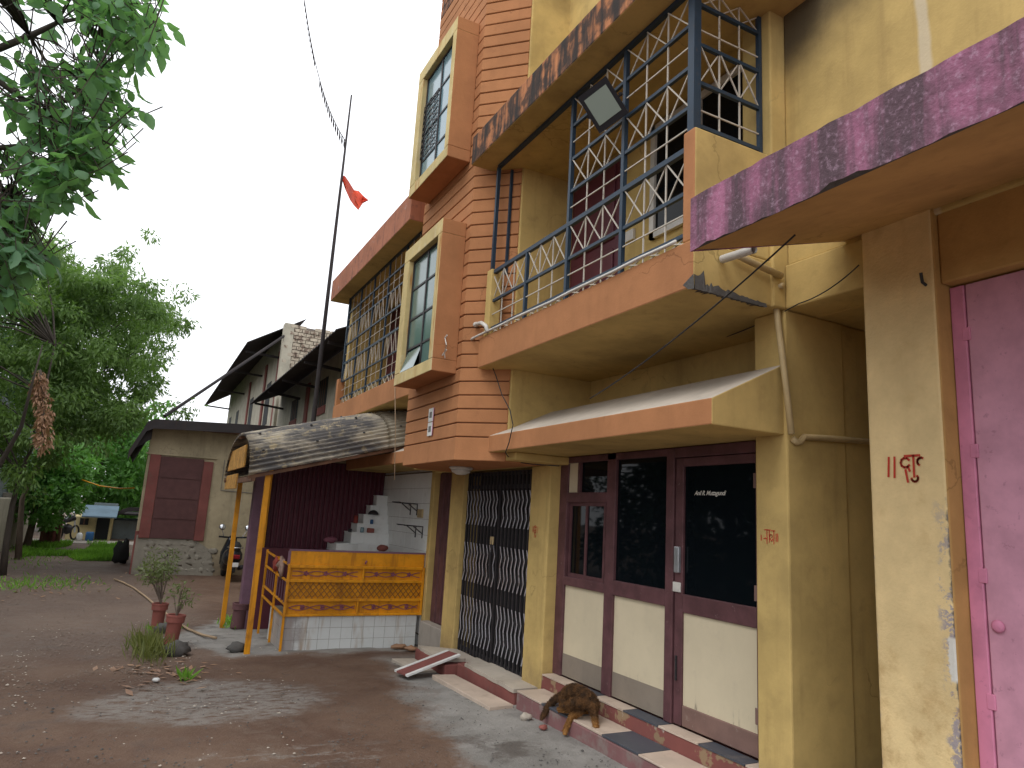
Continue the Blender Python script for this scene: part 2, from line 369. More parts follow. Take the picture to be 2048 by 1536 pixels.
M['gum'] = flat('cream_letter', (.8, .78, .72), .6)
M['bark'] = plaster('grey_bark', (.16, .125, .10), dirt=(.07, .055, .045), amt=.6, streak=.5, bstr=1, fine=18)
M['bark_dark'] = plaster('dark_bark', (.06, .05, .042), streak=.3, bstr=1, fine=18)
M['leaf_near'] = leafmat('broad_leaf', (.095, .21, .13), (.17, .32, .17), .55)
M['leaf_mid'] = leafmat('fine_leaf', (.075, .145, .04), (.16, .255, .075), .45)
M['leaf_bush'] = leafmat('bush_leaf', (.06, .17, .035), (.13, .29, .07), .4)
M['leaf_dark'] = leafmat('dark_leaf', (.02, .052, .02), (.042, .09, .035), .25)
M['leaf_dry'] = leafmat('dry_leaf', (.23, .12, .07), (.34, .20, .12), .2)
M['leaf_pot'] = leafmat('pot_plant_leaf', (.08, .115, .04), (.16, .19, .075), .3)
M['grass'] = leafmat('grass_blade', (.085, .21, .025), (.20, .38, .06), .4)
M['grass2'] = leafmat('dry_grass_blade', (.075, .11, .025), (.17, .18, .06), .3)
M['rubber'] = flat('tyre_rubber', (.018, .018, .018), .8)
M['scoot'] = flat('black_scooter_paint', (.015, .017, .022), .25)
M['tail_red'] = flat('red_lamp_lens', (.22, .012, .02), .2)
M['chrome'] = flat('chrome', (.6, .62, .65), .15, metal=.9)
M['lamp_glass'] = glass('floodlight_glass', (.24, .29, .25), .2, .6)
M['blue_drum'] = flat('blue_plastic', (.02, .10, .25), .5)
M['far_yellow'] = plaster('far_yellow_plaster', (.62, .52, .28), streak=.15, amt=.2)
M['far_roof'] = plaster('blue_grey_tin', (.13, .19, .24), streak=.1)
M['far_grey'] = plaster('grey_sheet', (.17, .20, .21), streak=.3)
M['hose'] = plaster('sun_bleached_hose', (.36, .26, .17), streak=0)
def dog_mat():
    s = N('brown_dog_fur'); z = s.ax(2); y = s.ax(1)
    n1 = s.noise(14, 5); f = s.noise(120, 3, sc=(1, 1, .3))
    body = s.mix(s.ramp(n1, .35, .65), (.045, .026, .015), (.15, .072, .028))
    leg = s.mix(s.ramp(n1, .3, .7), (.26, .115, .03), (.36, .18, .06))
    col = s.mix(s.m('MULTIPLY', s.ramp(s.m('ADD', z, s.m('MULTIPLY', n1, .08)), .235, .18), s.ramp(y, 5.23, 5.17)), body, leg)
    col = s.mix(s.ramp(f, .3, .7, 0, .35), col, (.02, .012, .008))
    return s.bsdf(col, .75, f, .6, .01, spec=.15)
M['dog'] = dog_mat()
M['dog_dark'] = flat('dark_nose', (.012, .01, .01), .5)
def ground_mat():
    s = N('dirt_and_worn_concrete'); x, y = s.ax(0), s.ax(1)
    big = s.noise(.55, 6, .62); mid = s.noise(2.6, 7, .68, off=3); fine = s.noise(26, 5, .7); peb = s.noise(75, 3)
    dirt = s.mix(s.ramp(big, .35, .65), (.102, .057, .038), (.156, .098, .067))
    dirt = s.mix(s.m('MULTIPLY', s.ramp(mid, .5, .72), .6), dirt, (.18, .135, .105))
    dirt = s.mix(s.m('MULTIPLY', s.ramp(mid, .45, .3), .5), dirt, (.06, .04, .032))
    # grey gravel farther up the lane
    gr = s.m('MULTIPLY', s.ramp(s.m('ADD', y, s.m('MULTIPLY', big, 3.0)), 9.8, 11.5), s.ramp(x, 1.6, .6))
    dirt = s.mix(s.m('MULTIPLY', gr, s.ramp(fine, .35, .65, .2, .7)), dirt, (.155, .125, .105))
    # exposed cement patch in the middle of the yard
    px = s.m('SUBTRACT', x, .75); py = s.m('SUBTRACT', y, 6.9)
    rr = s.m('ADD', s.m('MULTIPLY', px, px), s.m('MULTIPLY', s.m('MULTIPLY', py, py), 1.4))
    pt = s.m('MULTIPLY', s.ramp(s.m('ADD', rr, s.m('MULTIPLY', mid, 1.6)), 2.1, 1.3), s.ramp(s.noise(7, 6, .75, off=7, sc=(1, 1.8, 1)), .36, .56))
    px2 = s.m('SUBTRACT', x, 1.1); py2 = s.m('SUBTRACT', y, 5.0)
    rr2 = s.m('ADD', s.m('MULTIPLY', px2, px2), s.m('MULTIPLY', s.m('MULTIPLY', py2, py2), 2.2))
    pt2 = s.m('MULTIPLY', s.ramp(s.m('ADD', rr2, s.m('MULTIPLY', mid, 1.2)), 1.3, .7), s.ramp(s.noise(6, 6, .75, off=11, sc=(1, 2, 1)), .5, .64))
    patch = s.m('MAXIMUM', pt, s.m('MULTIPLY', pt2, .7))
    dirt = s.mix(s.m('MULTIPLY', patch, .9), dirt, (.25, .225, .20))
    # cement apron in front of the shops, dirt washed over its edge
    edge = s.m('ADD', s.m('MULTIPLY', s.m('SUBTRACT', y, 4.5), .155), 2.16)
    inn = s.m('SUBTRACT', x, edge)
    inn2 = s.m('SUBTRACT', x, s.m('ADD', .35, s.m('MULTIPLY', s.m('ABSOLUTE', s.m('SUBTRACT', y, 10.6)), .5)))
    wob = s.m('MULTIPLY', s.m('SUBTRACT', s.noise(1.3, 6, .65, off=1), .5), 1.1)
    a1 = s.m('MULTIPLY', s.ramp(s.m('ADD', inn, s.m('ADD', wob, s.m('MULTIPLY', s.m('SUBTRACT', fine, .5), .35))), -.12, .22), s.ramp(y, 9.0, 8.2))
    a2 = s.m('MULTIPLY', s.ramp(s.m('ADD', inn2, wob), 0, .25), s.m('MULTIPLY', s.ramp(s.m('ADD', y, wob), 8.9, 9.25), s.ramp(y, 14.5, 13)))
    ap = s.m('MAXIMUM', a1, a2)
    con = s.mix(s.ramp(mid, .32, .68), (.20, .19, .175), (.30, .285, .265))
    con = s.mix(s.m('MULTIPLY', s.ramp(s.noise(1.7, 6, .7, off=19), .52, .66), .75), con, (.085, .07, .06))
    con = s.mix(s.m('MULTIPLY', s.ramp(fine, .6, .75), .4), con, (.09, .08, .07))
    col = s.mix(ap, dirt, con)
    col = s.mix(s.m('MULTIPLY', s.ramp(peb, .62, .72), .35), col, (.26, .22, .19))
    h = s.m('ADD', s.m('MULTIPLY', mid, 1.0), s.m('ADD', s.m('MULTIPLY', fine, .35), s.m('MULTIPLY', peb, .18)))
    return s.bsdf(col, s.ramp(mid, .3, .7, .62, .95), h, .9, .03, spec=.25)
M['ground'] = ground_mat()

# ================================================================== GROUND
def lin(a, b, st): return list(np.arange(a, b, st))
xs = [-160, -90, -50, -30, -18, -12] + lin(-8, 6.5, .09) + [9, 14, 25, 50, 100]
ys = [-60, -25, -8, -2, 1] + lin(2.2, 14, .09) + lin(14, 40, .6) + [50, 70, 100, 160, 300]
gv = []
for y in ys:
    for x in xs:
        k = 1 if (-8 < x < 6 and 2.2 < y < 40) else 0
        b = .020*noise.noise(Vector((x*.9, y*.9, 0))) + .010*noise.noise(Vector((x*3.1, y*3.1, 4))) + .005*noise.noise(Vector((x*8, y*8, 2)))
        if x > 2.9: b = min(b, .0)*.3
        gv.append((x, y, g(y) + (b-.006)*k))
nx = len(xs)
gf = [(j*nx+i, j*nx+i+1, (j+1)*nx+i+1, (j+1)*nx+i) for j in range(len(ys)-1) for i in range(nx-1)]
me = bpy.data.meshes.new('ground'); me.from_pydata(gv, [], gf); me.materials.append(M['ground'])
me.polygons.foreach_set('use_smooth', [True]*len(gf))
go = bpy.data.objects.new('ground', me); COL.objects.link(go); go['kind'] = 'structure'

# ================================================================== ROW HOUSE (tower, two balconies, shop fronts)
house = thing('row_house', (3.6, 6.0, 0), 'long two storey yellow and orange row house with ribbed orange tower and grilled balconies', 'house')
TX, TA, TB, TD = 2.65, 6.35, 7.9, .37   # bay tower: front plane, near/far arris, chamfer depth
Y0, Y1 = 3.07, 6.06            # near unit
YL0, YL1 = 8.26, 12.4          # far unit
def wall(*bx, mat='yellow', name='wall', bevel=.012, mats={}, ml=None):
    b = MB(); b.box(*bx, mats=mats); return b.build(name, ml or M[mat], house, bevel=bevel)
wall(3.5, 3.9, Y0+.27, Y1+.5, 5.5, 9.2)                                  # above the eave
wall(3.66, 3.9, Y0, Y1+.4, 3.376, 5.5)
wall(3.96, 4.1, Y0, Y1+.4, 2.6, 3.376)                                   # balcony back wall
wall(3.03, 3.658, TA-TD-.022, Y1+.2, 3.38, 9.2)
wall(3.03, 4.05, TA-TD-.022, Y1+.2, 2.26, 3.379)                              # return beside the tower
wall(3.6, 3.9, Y0+.2, Y1+.3, 2.262, 2.66)                    # lintel over the shop front
wall(3.40, 3.9, 3.052, 3.31, 3.063, 9.2, name='pilaster')
wall(3.5, 4.05, 3.052, 3.312, -.1, 3.062, name='pillar')
wall(3.503, 3.8, 2.2, 3.05, 3.062, 3.36, name='beam')
wall(3.53, 3.9, -1.0, 3.05, 3.36, 9.2, mat='wall_shade_smear')                                   # wall above the pink canopy
wall(3.9, 6.6, 3.06, 3.3, -.1, 3.06)                                     # passage side
wall(3.8, 6.8, 1.2, 3.3, 3.064, 3.2, name='ceiling')
wall(6.8, 7.0, 1.0, 3.4, -.1, 3.3)
wall(6.6, 6.8, 2.0, 3.3, -.1, 3.1)
wall(3.5, 3.76, 5.92, 6.30, -.12, 2.17, name='pillar')
wall(3.5, 3.76, 8.02, 8.42, -.2, 2.17, name='pillar')
wall(3.76, 3.9, 5.8, 8.6, -.2, 2.3, mat='dark')
wall(3.03, 3.9, 5.78, 8.6, 2.174, 2.249, name='soffit')
wall(3.66, 3.9, YL0-.2, YL1, 2.3, 5.6)                                   # far unit back wall
wall(3.6, 3.9, 9.30, YL1, -.35, 2.3, mat='wtile2')
wall(3.56, 3.9, 9.18, 9.298, -.2, 2.3, name='pillar')
wall(3.02, 3.66, 8.28, 8.5, 2.36, 6.2)
wall(2.91, 3.658, YL1-.18, YL1, 3.377, 5.33, name='end_wall')
wall(2.83, 3.05, 8.55, 8.95, 5.98, 6.42, mat='yellow_old', name='parapet_post')
wall(3.5, 3.64, 8.42, 9.18, -.2, .22, mat='concrete', name='plinth')
wall(3.5, 3.66, 12.25, YL1, -.35, 3.1, mat='red_wall', name='pilaster')
wall(3.90, 8.0, YL1-.2, YL1, -.35, 5.6)
wall(3.90, 8.0, .0, YL1-.2, 5.62, 5.8, mat='concrete', name='roof')
# purple folding door left of the gate
pd = MB().box(3.66, 3.72, 8.42, 9.18, .2, 2.2).build('purple_door', M['purple'], house)
for i in range(4):
    MB().box(3.635, 3.66, 8.44+i*.185, 8.60+i*.185, .22, 2.18).build('door_leaf', M['purple'], pd, bevel=.008)

# ---- bay tower with its courses of cladding
def tower_poly(d):
    return [(TX+d, TA+d*.41), (TX+TD, TA-TD+d*1.41+.0), (3.45, TA-TD+d*1.41), (3.45, TB+TD-d*1.41), (TX+TD, TB+TD-d*1.41), (TX+d, TB-d*.41)]
tw = MB().prism(tower_poly(.016), 'z', 2.168, 8.5).build('bay_tower', M['groove'], house)
z = 2.165; first = True
zs = []
while z < 8.45:
    h = .235 if first else .139
    zs.append((z, z+h-.011)); z += h; first = False
for (za, zb) in zs:
    b = MB()
    p0, p1 = tower_poly(0), tower_poly(.006)
    e = .006
    n0 = len(b.v); k = len(p0)
    rings = [(p1, za), (p0, za+e), (p0, zb-e), (p1, zb)]
    j = [rnd.uniform(-.0015, .0015) for _ in range(2)]
    for (pp, zz) in rings: b.v += [(q[0]+j[0], q[1], zz) for q in pp]
    for a in range(3):
        for i in range(k):
            i2 = (i+1) % k
            b.f.append((a*k+i, a*k+i2, (a+1)*k+i2, (a+1)*k+i)[::-1]); b.m.append(0)
    b.f.append(tuple(range(k))); b.m.append(0); b.f.append(tuple(range(3*k, 4*k))[::-1]); b.m.append(0)
    b.build('cladding_band', M['orange'] if zb < 8.1 else M['sooty'], tw)
# ---- projecting window boxes
def window_box(y0, y1, z0, z1, upper):
    fx, w_ = 2.38, .15
    b = MB()
    ml = [M['orange'], M['yellow_old']]
    iy0, iy1, iz0, iz1 = y0+w_*.75, y1-.17, z0+.13, z1-.16
    for (a0, a1, c0, c1) in ((y0, y1, z0, iz0), (y0, y1, iz1, z1), (y0, iy0, iz0, iz1), (iy1, y1, iz0, iz1)):
        b.box(fx, TX, a0, a1, c0, c1, 0, {'-x': 1, **({'+z': 1} if c1 == iz0 else {'-z': 1} if c0 == iz1 else {'+y': 1} if a1 == iy0 else {'-y': 1})})
    o = b.build('window_box', ml, house, bevel=.008)
    gx = fx+.075
    # steel casement: outer bars, centre mullion, glazing bars
    f = MB(); t = .016
    ym = iy0+(iy1-iy0)*(.47)
    for yy in (iy0+.015, ym, iy1-.015): f.box(gx-.016, gx+.016, yy-t, yy+t, iz0, iz1)
    for zz in (iz0+.012, iz1-.012): f.box(gx-.014, gx+.014, iy0, iy1, zz-.012, zz+.012)
    fr = f.build('casement', M['gate'], o)
    rows = [0, .20, .46, .73, 1.0]
    H = iz1-iz0
    for r in range(4):
        za, zb = iz0+H*rows[r], iz0+H*rows[r+1]
        if r: MB().box(gx-.012, gx+.012, iy0, iy1, za-.012, za+.012).build('glazing_bar', M['gate'], o)
        for c, (ya, yb) in enumerate(((iy0, ym), (ym, iy1))):
            mt = M['blue_glass'] if upper else M['green_glass']
            p = MB()
            if not upper and r == 0 and c == 1:     # top hung pane pushed open
                p.face([(gx-.075, ya+.02, za+.0), (gx-.075, yb-.02, za+.0), (gx, yb-.02, zb-.02), (gx, ya+.02, zb-.02)])
                p.face([(gx-.07, ya+.02, za+.0), (gx-.07, yb-.02, za+.0), (gx+.005, yb-.02, zb-.02), (gx+.005, ya+.02, zb-.02)][::-1])
            else:
                p.box(gx-.003, gx+.003, ya+.016, yb-.016, za+.012, zb-.012)
            p.build('pane', mt, o)
    if upper:   # iron screen over two panes of the far leaf
        s_ = MB(); za, zb = iz0+H*.22, iz0+H*.72
        n_ = 9
        for i in range(n_+1):
            zz = za+(zb-za)*i/n_; s_.box(gx-.03, gx-.022, ym+.02, iy1-.02, zz-.004, zz+.004)
        for i in range(5):
            yy = ym+.02+(iy1-ym-.04)*i/4; s_.box(gx-.034, gx-.03, yy-.005, yy+.005, za, zb)
        for i in range(n_):
            zz = za+(zb-za)*(i+.5)/n_
            s_.tube([(gx-.036, ym+.03, zz-.04), (gx-.036, (ym+iy1)/2, zz+.04), (gx-.036, iy1-.03, zz-.04)], .005, 4)
        s_.build('iron_screen', M['gate'], o)
    # dark room behind
    MB().box(gx+.05, gx+.06, iy0-.002, iy1+.002, iz0-.002, iz1+.002).build('backing', M['dark'], o)
    return o
window_box(6.50, 7.74, 5.40, 7.10, True)
window_box(6.46, 7.66, 3.045, 4.68, False)

# ---- canopies over the ground floor
def canopy(y0, y1, xe=3.6):
    b = MB()
    b.prism([(2.9, 2.25), (3.6, 2.25), (3.96, 2.66), (3.96, 2.70), (3.5, 2.70), (2.9, 2.41)], 'y', y0, y1, 1, 1, {5: 0, 4: 2, 3: 2, 0: 1})
    return b.build('canopy', [M['orange'], M['yellow'], M['pale_top']], house, bevel=.008)
canopy(Y0+.005, 6.16); canopy(8.16, YL1)

# ---- balconies: slab, eave, end parapets
def slab(y0, y1):
    b = MB().box(2.75, 3.955, y0, y1, 3.068, 3.375, 1, {'-x': 0}); return b.build('balcony_slab', [M['orange'], M['yellow']], house, bevel=.01)
def eave(y0, y1, mat, z0=5.21, z1=5.53):
    b = MB().box(2.55, 3.658, y0, y1, z0, z1, 1, {'-x': 0, '+z': 2, '-y': 0, '+y': 0}); return b.build('eave_slab', [M[mat], M['yellow'], M['concrete']], house, bevel=.012)
slab(3.075, 6.17); slab(8.14, YL1-.15)
eave(2.72, 6.22, 'sooty'); eave(8.16, YL1+.1, 'sootier', 5.33, 5.72)
MB().box(2.76, 3.40, 3.078, 3.19, 3.377, 4.13, 1, {'-x': 0}).build('end_parapet', [M['orange'], M['yellow']], house, bevel=.012)
MB().box(2.76, 2.88, 5.99, 6.10, 3.377, 4.06).build('end_post', M['yellow'], house, bevel=.01)
MB().box(2.76, 2.88, YL1-.28, YL1-.16, 3.377, 3.86).build('end_post', M['orange'], house, bevel=.01)
# spalled concrete at the slab corner
b = MB(); C_ = []
for i in range(41):
    t = i/40; n_ = noise.noise(Vector((t*14, 2, 0))); n2 = noise.noise(Vector((t*37, 7, 0)))
    h = max(.012, (.11 if t < .14 else .06*(1.15-t))*(.75+.6*n_+.4*n2))
    C_.append((2.755+t*.60, 3.068-.010*abs(n2)-.004, 3.052-.012*abs(n_), 3.066+h, 3.068+.08*(.6+n2)))
for (xa, ya, za, ta, ca), (xb, yb, zb_, tb_, cb__) in zip(C_, C_[1:]):
    b.face([(xa, ya, za), (xb, yb, zb_), (xb, 3.071, tb_), (xa, 3.071, ta)])
    b.face([(xa, ya, za), (xa, ca, 3.066), (xb, cb__, 3.066), (xb, yb, zb_)])
xa, ya, za, ta, ca = C_[0]; b.face([(xa-.006, ya, za), (xa-.006, 3.071, ta), (xa-.006, ca+.05, 3.10), (xa-.006, ca, 3.06)])
b.build('spalled_corner', M['stone'], house)

# ---- iron grilles
def tub(name, a, b_, r, mat, parent, n=4):
    return MB().tube([a, b_], r, n).build(name, mat, parent)
def grille_near():
    X = 2.80
    b = MB().tube([(X, 3.135, 3.38), (X, 3.135, 5.2)], .042, 4)
    b.tube([(X, 6.06, 5.19), (X, 3.1, 5.19)], .025, 4)
    G = b.build('balcony_grille', M['blue_iron'], house)
    bar, rod = M['blue_iron'], M['rod']
    tub('bar', (X, 6.05, 4.03), (X, 3.19, 4.03), .026, bar, G)
    for zz in (3.73, 3.45): tub('bar', (X, 6.05, zz), (X, 3.19, zz), .018, bar, G)
    for zz in (4.32, 4.61, 4.92): tub('bar', (X, 4.62, zz), (X, 3.16, zz), .018, bar, G)
    for yy in (4.62, 3.88): tub('post', (X, yy, 3.38), (X, yy, 5.19), .024, bar, G)
    tub('post', (X, 5.32, 3.38), (X, 5.32, 4.03), .022, bar, G)
    tub('post', (X, 6.06, 3.95), (X, 6.06, 5.19), .024, bar, G)
    tub('post', (X+.14, 6.04, 4.05), (X+.14, 6.04, 5.19), .018, bar, G)
    Z = [3.73, 4.03, 4.32, 4.61, 4.92, 5.17]
    def bay(y0, y1, n, rows):
        yy = [y0+(y1-y0)*i/n for i in range(n+1)]
        zlo, zhi = 3.38, rows[-1][1]
        for i in range(1, n): tub('rod', (X, yy[i], zlo), (X, yy[i], zhi), .0065, rod, G)
        for (za, zb, kind) in rows:
            if kind == 'h': tub('rod', (X-.004, y0, (za+zb)/2), (X-.004, y1, (za+zb)/2), .006, rod, G)
            else:
                for i in range(n):
                    tub('rod', (X+.006, yy[i], za), (X+.006, yy[i+1], zb), .0058, rod, G)
                    tub('rod', (X-.006, yy[i], zb), (X-.006, yy[i+1], za), .0058, rod, G)
    low = [(3.38, 3.45, 'x'), (3.45, 3.73, 'h'), (3.73, 4.03, 'x')]
    up = [(4.03, 4.32, 'h'), (4.32, 4.61, 'x'), (4.61, 4.92, 'h'), (4.92, 5.17, 'x')]
    bay(6.03, 5.34, 3, low); bay(5.30, 4.64, 3, low)
    bay(4.60, 3.90, 3, low+up); bay(3.86, 3.17, 3, low+up)
    return G
grille_near()
def grille_end():
    Yg = 3.135
    b = MB().tube([(3.38, Yg, 4.10), (3.38, Yg, 5.2)], .02, 4)
    G = b.build('end_grille', M['blue_iron'], house)
    for zz in (4.13, 4.44, 4.72, 5.02): tub('bar', (2.84, Yg, zz+.05), (3.37, Yg, zz+.05), .018, M['blue_iron'], G)
    for t in (.33, .67): tub('rod', (2.84+.53*t, Yg, 4.1), (2.84+.53*t, Yg, 5.2), .0065, M['rod'], G)
    for (za, zb, kd) in ((4.18, 4.49, 'h'), (4.49, 4.77, 'x'), (4.77, 5.07, 'h'), (5.07, 5.2, 'x')):
        if kd == 'h': tub('rod', (2.84, Yg-.004, (za+zb)/2-.04), (3.37, Yg-.004, (za+zb)/2-.04), .006, M['rod'], G)
        else:
            for i in range(3):
                xa, xb = 2.84+.53*i/3, 2.84+.53*(i+1)/3
                tub('rod', (xa, Yg+.006, za), (xb, Yg+.006, zb), .0058, M['rod'], G)
                tub('rod', (xa, Yg-.006, zb), (xb, Yg-.006, za), .0058, M['rod'], G)
grille_end()
def grille_far():
    X = 2.82; ya, yb = 12.08, 8.2
    b = MB().tube([(X, ya, 3.80), (X, ya, 5.34)], .03, 4)
    b.tube([(X, ya, 5.31), (X, yb, 5.31)], .022, 4)
    G = b.build('balcony_grille', M['blue_iron'], house)
    Z = [3.42, 3.62, 3.90, 4.10, 4.46, 4.80, 5.05]
    for zz, r in zip((3.50, 3.80, 4.12, 4.46, 4.78, 5.05), (.018, .016, .024, .018, .018, .018)):
        tub('bar', (X, ya, zz), (X, yb, zz), r, M['blue_iron'], G)
    n = 5
    for i in range(1, n): tub('post', (X, ya+(yb-ya)*i/n, 3.38), (X, ya+(yb-ya)*i/n, 5.31), .018, M['blue_iron'], G)
    for i in range(n):
        y0 = ya+(yb-ya)*i/n; dy = (yb-ya)/n
        for j in range(1, 3):
            tub('rod', (X, y0+dy*j/3, 3.38), (X, y0+dy*j/3, 5.31), .0048, M['rod'], G)
        for (za, zb) in ((3.38, 3.50), (3.80, 4.10), (4.48, 4.78)):
            pts = []
            m_ = 6
            for j in range(m_+1): pts.append((X-.012, y0+dy*(.12+.76*j/m_), zb if j % 2 else za))
            MB().tube(pts, .0062, 4).build('zigzag_rod', M['rod'], G)
        for zz in (3.65, 4.29, 4.92): tub('rod', (X, y0, zz), (X, y0+dy, zz), .0045, M['rod'], G)
grille_far()

# ---- things on the balcony back wall: door, window
d = MB().box(3.63, 3.655, 5.08, 5.92, 3.377, 5.15).build('balcony_door', M['maroon'], house)
MB().box(3.61, 3.63, 5.15, 5.85, 3.45, 4.2).build('door_panel', M['maroon'], d, bevel=.01)
MB().box(3.61, 3.63, 5.15, 5.85, 4.3, 5.08).build('door_panel', M['maroon'], d, bevel=.01)
wf = MB()
for bx in ((3.4, 4.62, 4.10, 4.16), (3.4, 4.62, 5.12, 5.18), (3.4, 3.46, 4.10, 5.18), (4.56, 4.62, 4.1, 5.18), (3.98, 4.03, 4.1, 5.18)):
    wf.box(3.62, 3.655, *bx)
wfo = wf.build('balcony_window', M['pvc'], house)
MB().box(3.645, 3.653, 4.03, 4.56, 4.16, 5.12).build('pane', M['dark_glass'], wfo)
MB().box(3.645, 3.653, 3.46, 3.98, 4.16, 5.12).build('pane', M['dark_glass'], wfo)
for y_ in (8.52, 9.46, 10.40, 11.34):  # dark panels added to stand in for the far balcony's deep shade
    w2 = MB().box(3.63, 3.655, y_, y_+.86, 3.4, 5.3).build('shade_panel', M['maroon'], house)
MB().box(3.63, 3.655, 4.86, 4.98, 4.2, 4.30).build('switch_box', M['pvc'], house)

# ---- glazed shop front
GX = 3.64
f = MB()
ZT, ZB = 2.25, .24
for (ya, yb, za, zb) in ((5.78, 5.92, ZB, ZT), (5.0, 5.13, ZB, ZT), (4.24, 4.33, ZB, ZT), (3.42, 4.235, 2.17, ZT), (4.33, 5.78, 2.19, ZT),
                         (5.13, 5.78, 1.82, 1.91), (4.33, 5.0, 1.05, 1.17), (5.13, 5.78, 1.05, 1.13), (5.57, 5.61, 1.91, 2.19)):
    f.box(GX-.025, GX+.04, ya, yb, za, zb)
SF = f.build('shop_front', M['purple'], house, bevel=.006)
dr = MB()
for (ya, yb, za, zb) in ((4.14, 4.225, ZB+.01, 2.165), (3.32, 3.43, ZB+.01, 2.165), (3.43, 4.14, 1.03, 1.16), (3.43, 4.14, 2.10, 2.165)):
    dr.box(GX-.018, GX+.03, ya, yb, za, zb)
DR = dr.build('door', M['purple'], house, bevel=.006)
MB().box(GX-.012, GX+.028, 3.43, 4.14, ZB+.01, .39).build('kick_rail', M['wood_rail'], DR, bevel=.006)
MB().box(GX+.004, GX+.01, 3.43, 4.14, 1.16, 2.10).build('pane', M['dark_glass'], DR)
MB().box(GX, GX+.01, 3.43, 4.14, .39, 1.03).build('panel', M['panel'], DR)
MB().box(GX-.045, GX-.018, 4.155, 4.21, 1.31, 1.50).build('handle', M['steel'], DR, bevel=.006)
MB().box(GX-.03, GX-.018, 4.15, 4.235, 1.17, 1.24).build('lock_plate', M['pvc'], DR, bevel=.004)
MB().box(GX+.004, GX+.01, 4.33, 5.0, 1.17, 2.19).build('pane', M['dark_glass'], SF)
MB().box(GX+.004, GX+.01, 5.13, 5.57, 1.91, 2.19).build('pane', M['dark_glass'], SF)
MB().box(GX-.005, GX+.01, 5.61, 5.78, 1.91, 2.19).build('panel', M['panel'], SF)
MB().box(GX, GX+.01, 5.13, 5.78, .44, 1.05).build('panel', M['panel'], SF)
MB().box(GX, GX+.01, 4.33, 5.0, .44, 1.05).build('panel', M['panel'], SF)
MB().box(GX-.004, GX+.01, 5.13, 5.78, ZB+.01, .44).build('kick_board', M['kick'], SF)
MB().box(GX-.004, GX+.01, 4.33, 5.0, ZB+.01, .44).build('kick_board', M['kick'], SF)
for (ya, yb, dx) in ((5.15, 5.47, 0), (5.44, 5.77, .02)):
    q = MB()
    for bx in ((ya, yb, 1.13, 1.165), (ya, yb, 1.785, 1.82), (ya, ya+.03, 1.165, 1.785), (yb-.03, yb, 1.165, 1.785)): q.box(GX-.012+dx, GX+.008+dx, *bx)
    sa = q.build('sash', M['purple'], SF)
    MB().box(GX+dx, GX+.004+dx, ya+.03, yb-.03, 1.165, 1.785).build('pane', M['dark_glass'], SF)
for zz in (.5, 1.25, 1.98): MB().box(GX-.026, GX-.017, 3.405, 3.44, zz-.05, zz+.05).build('hinge', M['wood_rail'], DR, bevel=.003)
MB().box(GX-.03, GX-.018, 4.185, 4.20, .55, .72).build('bolt', M['gate'], DR)
MB().box(3.75, 3.78, 3.3, 5.95, .2, 2.3).build('shop_backing', M['dark'], house)
# threshold below the shop front
TH = MB().box(3.50, 3.72, 3.313, 5.918, -.05, .225).build('threshold', M['riser'], house, bevel=.01)
yy = 5.9
i = 0
while yy > 3.34:
    MB().box(3.495, 3.63, max(yy-.41, 3.32), yy-.004, .226, .238).build('threshold_tile', M['tile_light'] if i % 2 == 0 else M['tile_dark'], TH)
    yy -= .415; i += 1

# ---- folding gate
gp = MB()
for zz in (2.13, 1.98, .1): gp.box(3.575, 3.60, 6.30, 8.02, zz-.02, zz+.02)
for yy in (6.302, 8.0): gp.box(3.577, 3.602, yy, yy+.018, .08, 2.15)
GT = gp.build('folding_gate', M['gate'], house)
NP = 20
ypk = [6.33+1.66*i/(NP-1) for i in range(NP)]
for yk in ypk:
    MB().box(3.555, 3.575, yk-.011, yk+.011, .035, 2.15).build('picket', M['gate'], GT)
for i in range(NP-1):
    if i == 8: continue
    for (zt, zb) in ((1.93, 1.53), (1.32, .87), (.70, .20)):
        a, c = ypk[i]+.012, ypk[i+1]-.012
        q = MB(); hh = (zt-zb)/4
        pts = [(c-.005, zt), (a+.012, zt-hh), (c-.02, zt-2*hh+.01), (a+.012, zt-3*hh), (c-.005, zb)]
        jx = rnd.uniform(-.01, .01)
        for k in range(4):
            (ya, za), (yb, zb_) = pts[k], pts[k+1]
            wd = .008
            x0, x1 = 3.545+jx*.3, 3.549+jx*.3
            P = [(ya-wd, za), (ya+wd, za), (yb+wd, zb_), (yb-wd, zb_)]
            q.prism(P, 'x', x0, x1)
        q.build('lattice_strip', M['strip'], GT)
MB().tube([(3.54, 7.2, 1.38), (3.53, 7.21, 1.1), (3.535, 7.19, .95)], .012, 6).build('lock_chain', M['gate'], GT)
MB().box(3.53, 3.55, 7.17, 7.25, 1.33, 1.42).build('padlock', M['pvc_yellow'], GT, bevel=.01)

# ---- writing painted by hand on the plaster and stuck on the glass
def strokes(name, X, y0, z0, sc, polys, wd, mat, parent):
    b = MB()
    for pl in polys:
        pts = [Vector((X, y0-u*sc, z0+v*sc)) for u, v in pl]
        for i in range(len(pts)-1):
            p, q = pts[i], pts[i+1]; d_ = (q-p).normalized(); n_ = Vector((0, -d_.z, d_.y))*wd*.5; e = d_*wd*.3
            a = p-e; c = q+e
            b.face([a-n_, c-n_, c+n_, a+n_])
            b.v[-4:] = [tuple(v) for v in b.v[-4:]]
    return b.build(name, mat, parent)
def arc(cx, cy, r, a0, a1, n=8): return [(cx+r*math.cos(math.radians(a0+(a1-a0)*i/n)), cy+r*math.sin(math.radians(a0+(a1-a0)*i/n))) for i in range(n+1)]
danda = lambda u: [(u, .0), (u+.02, .9)]
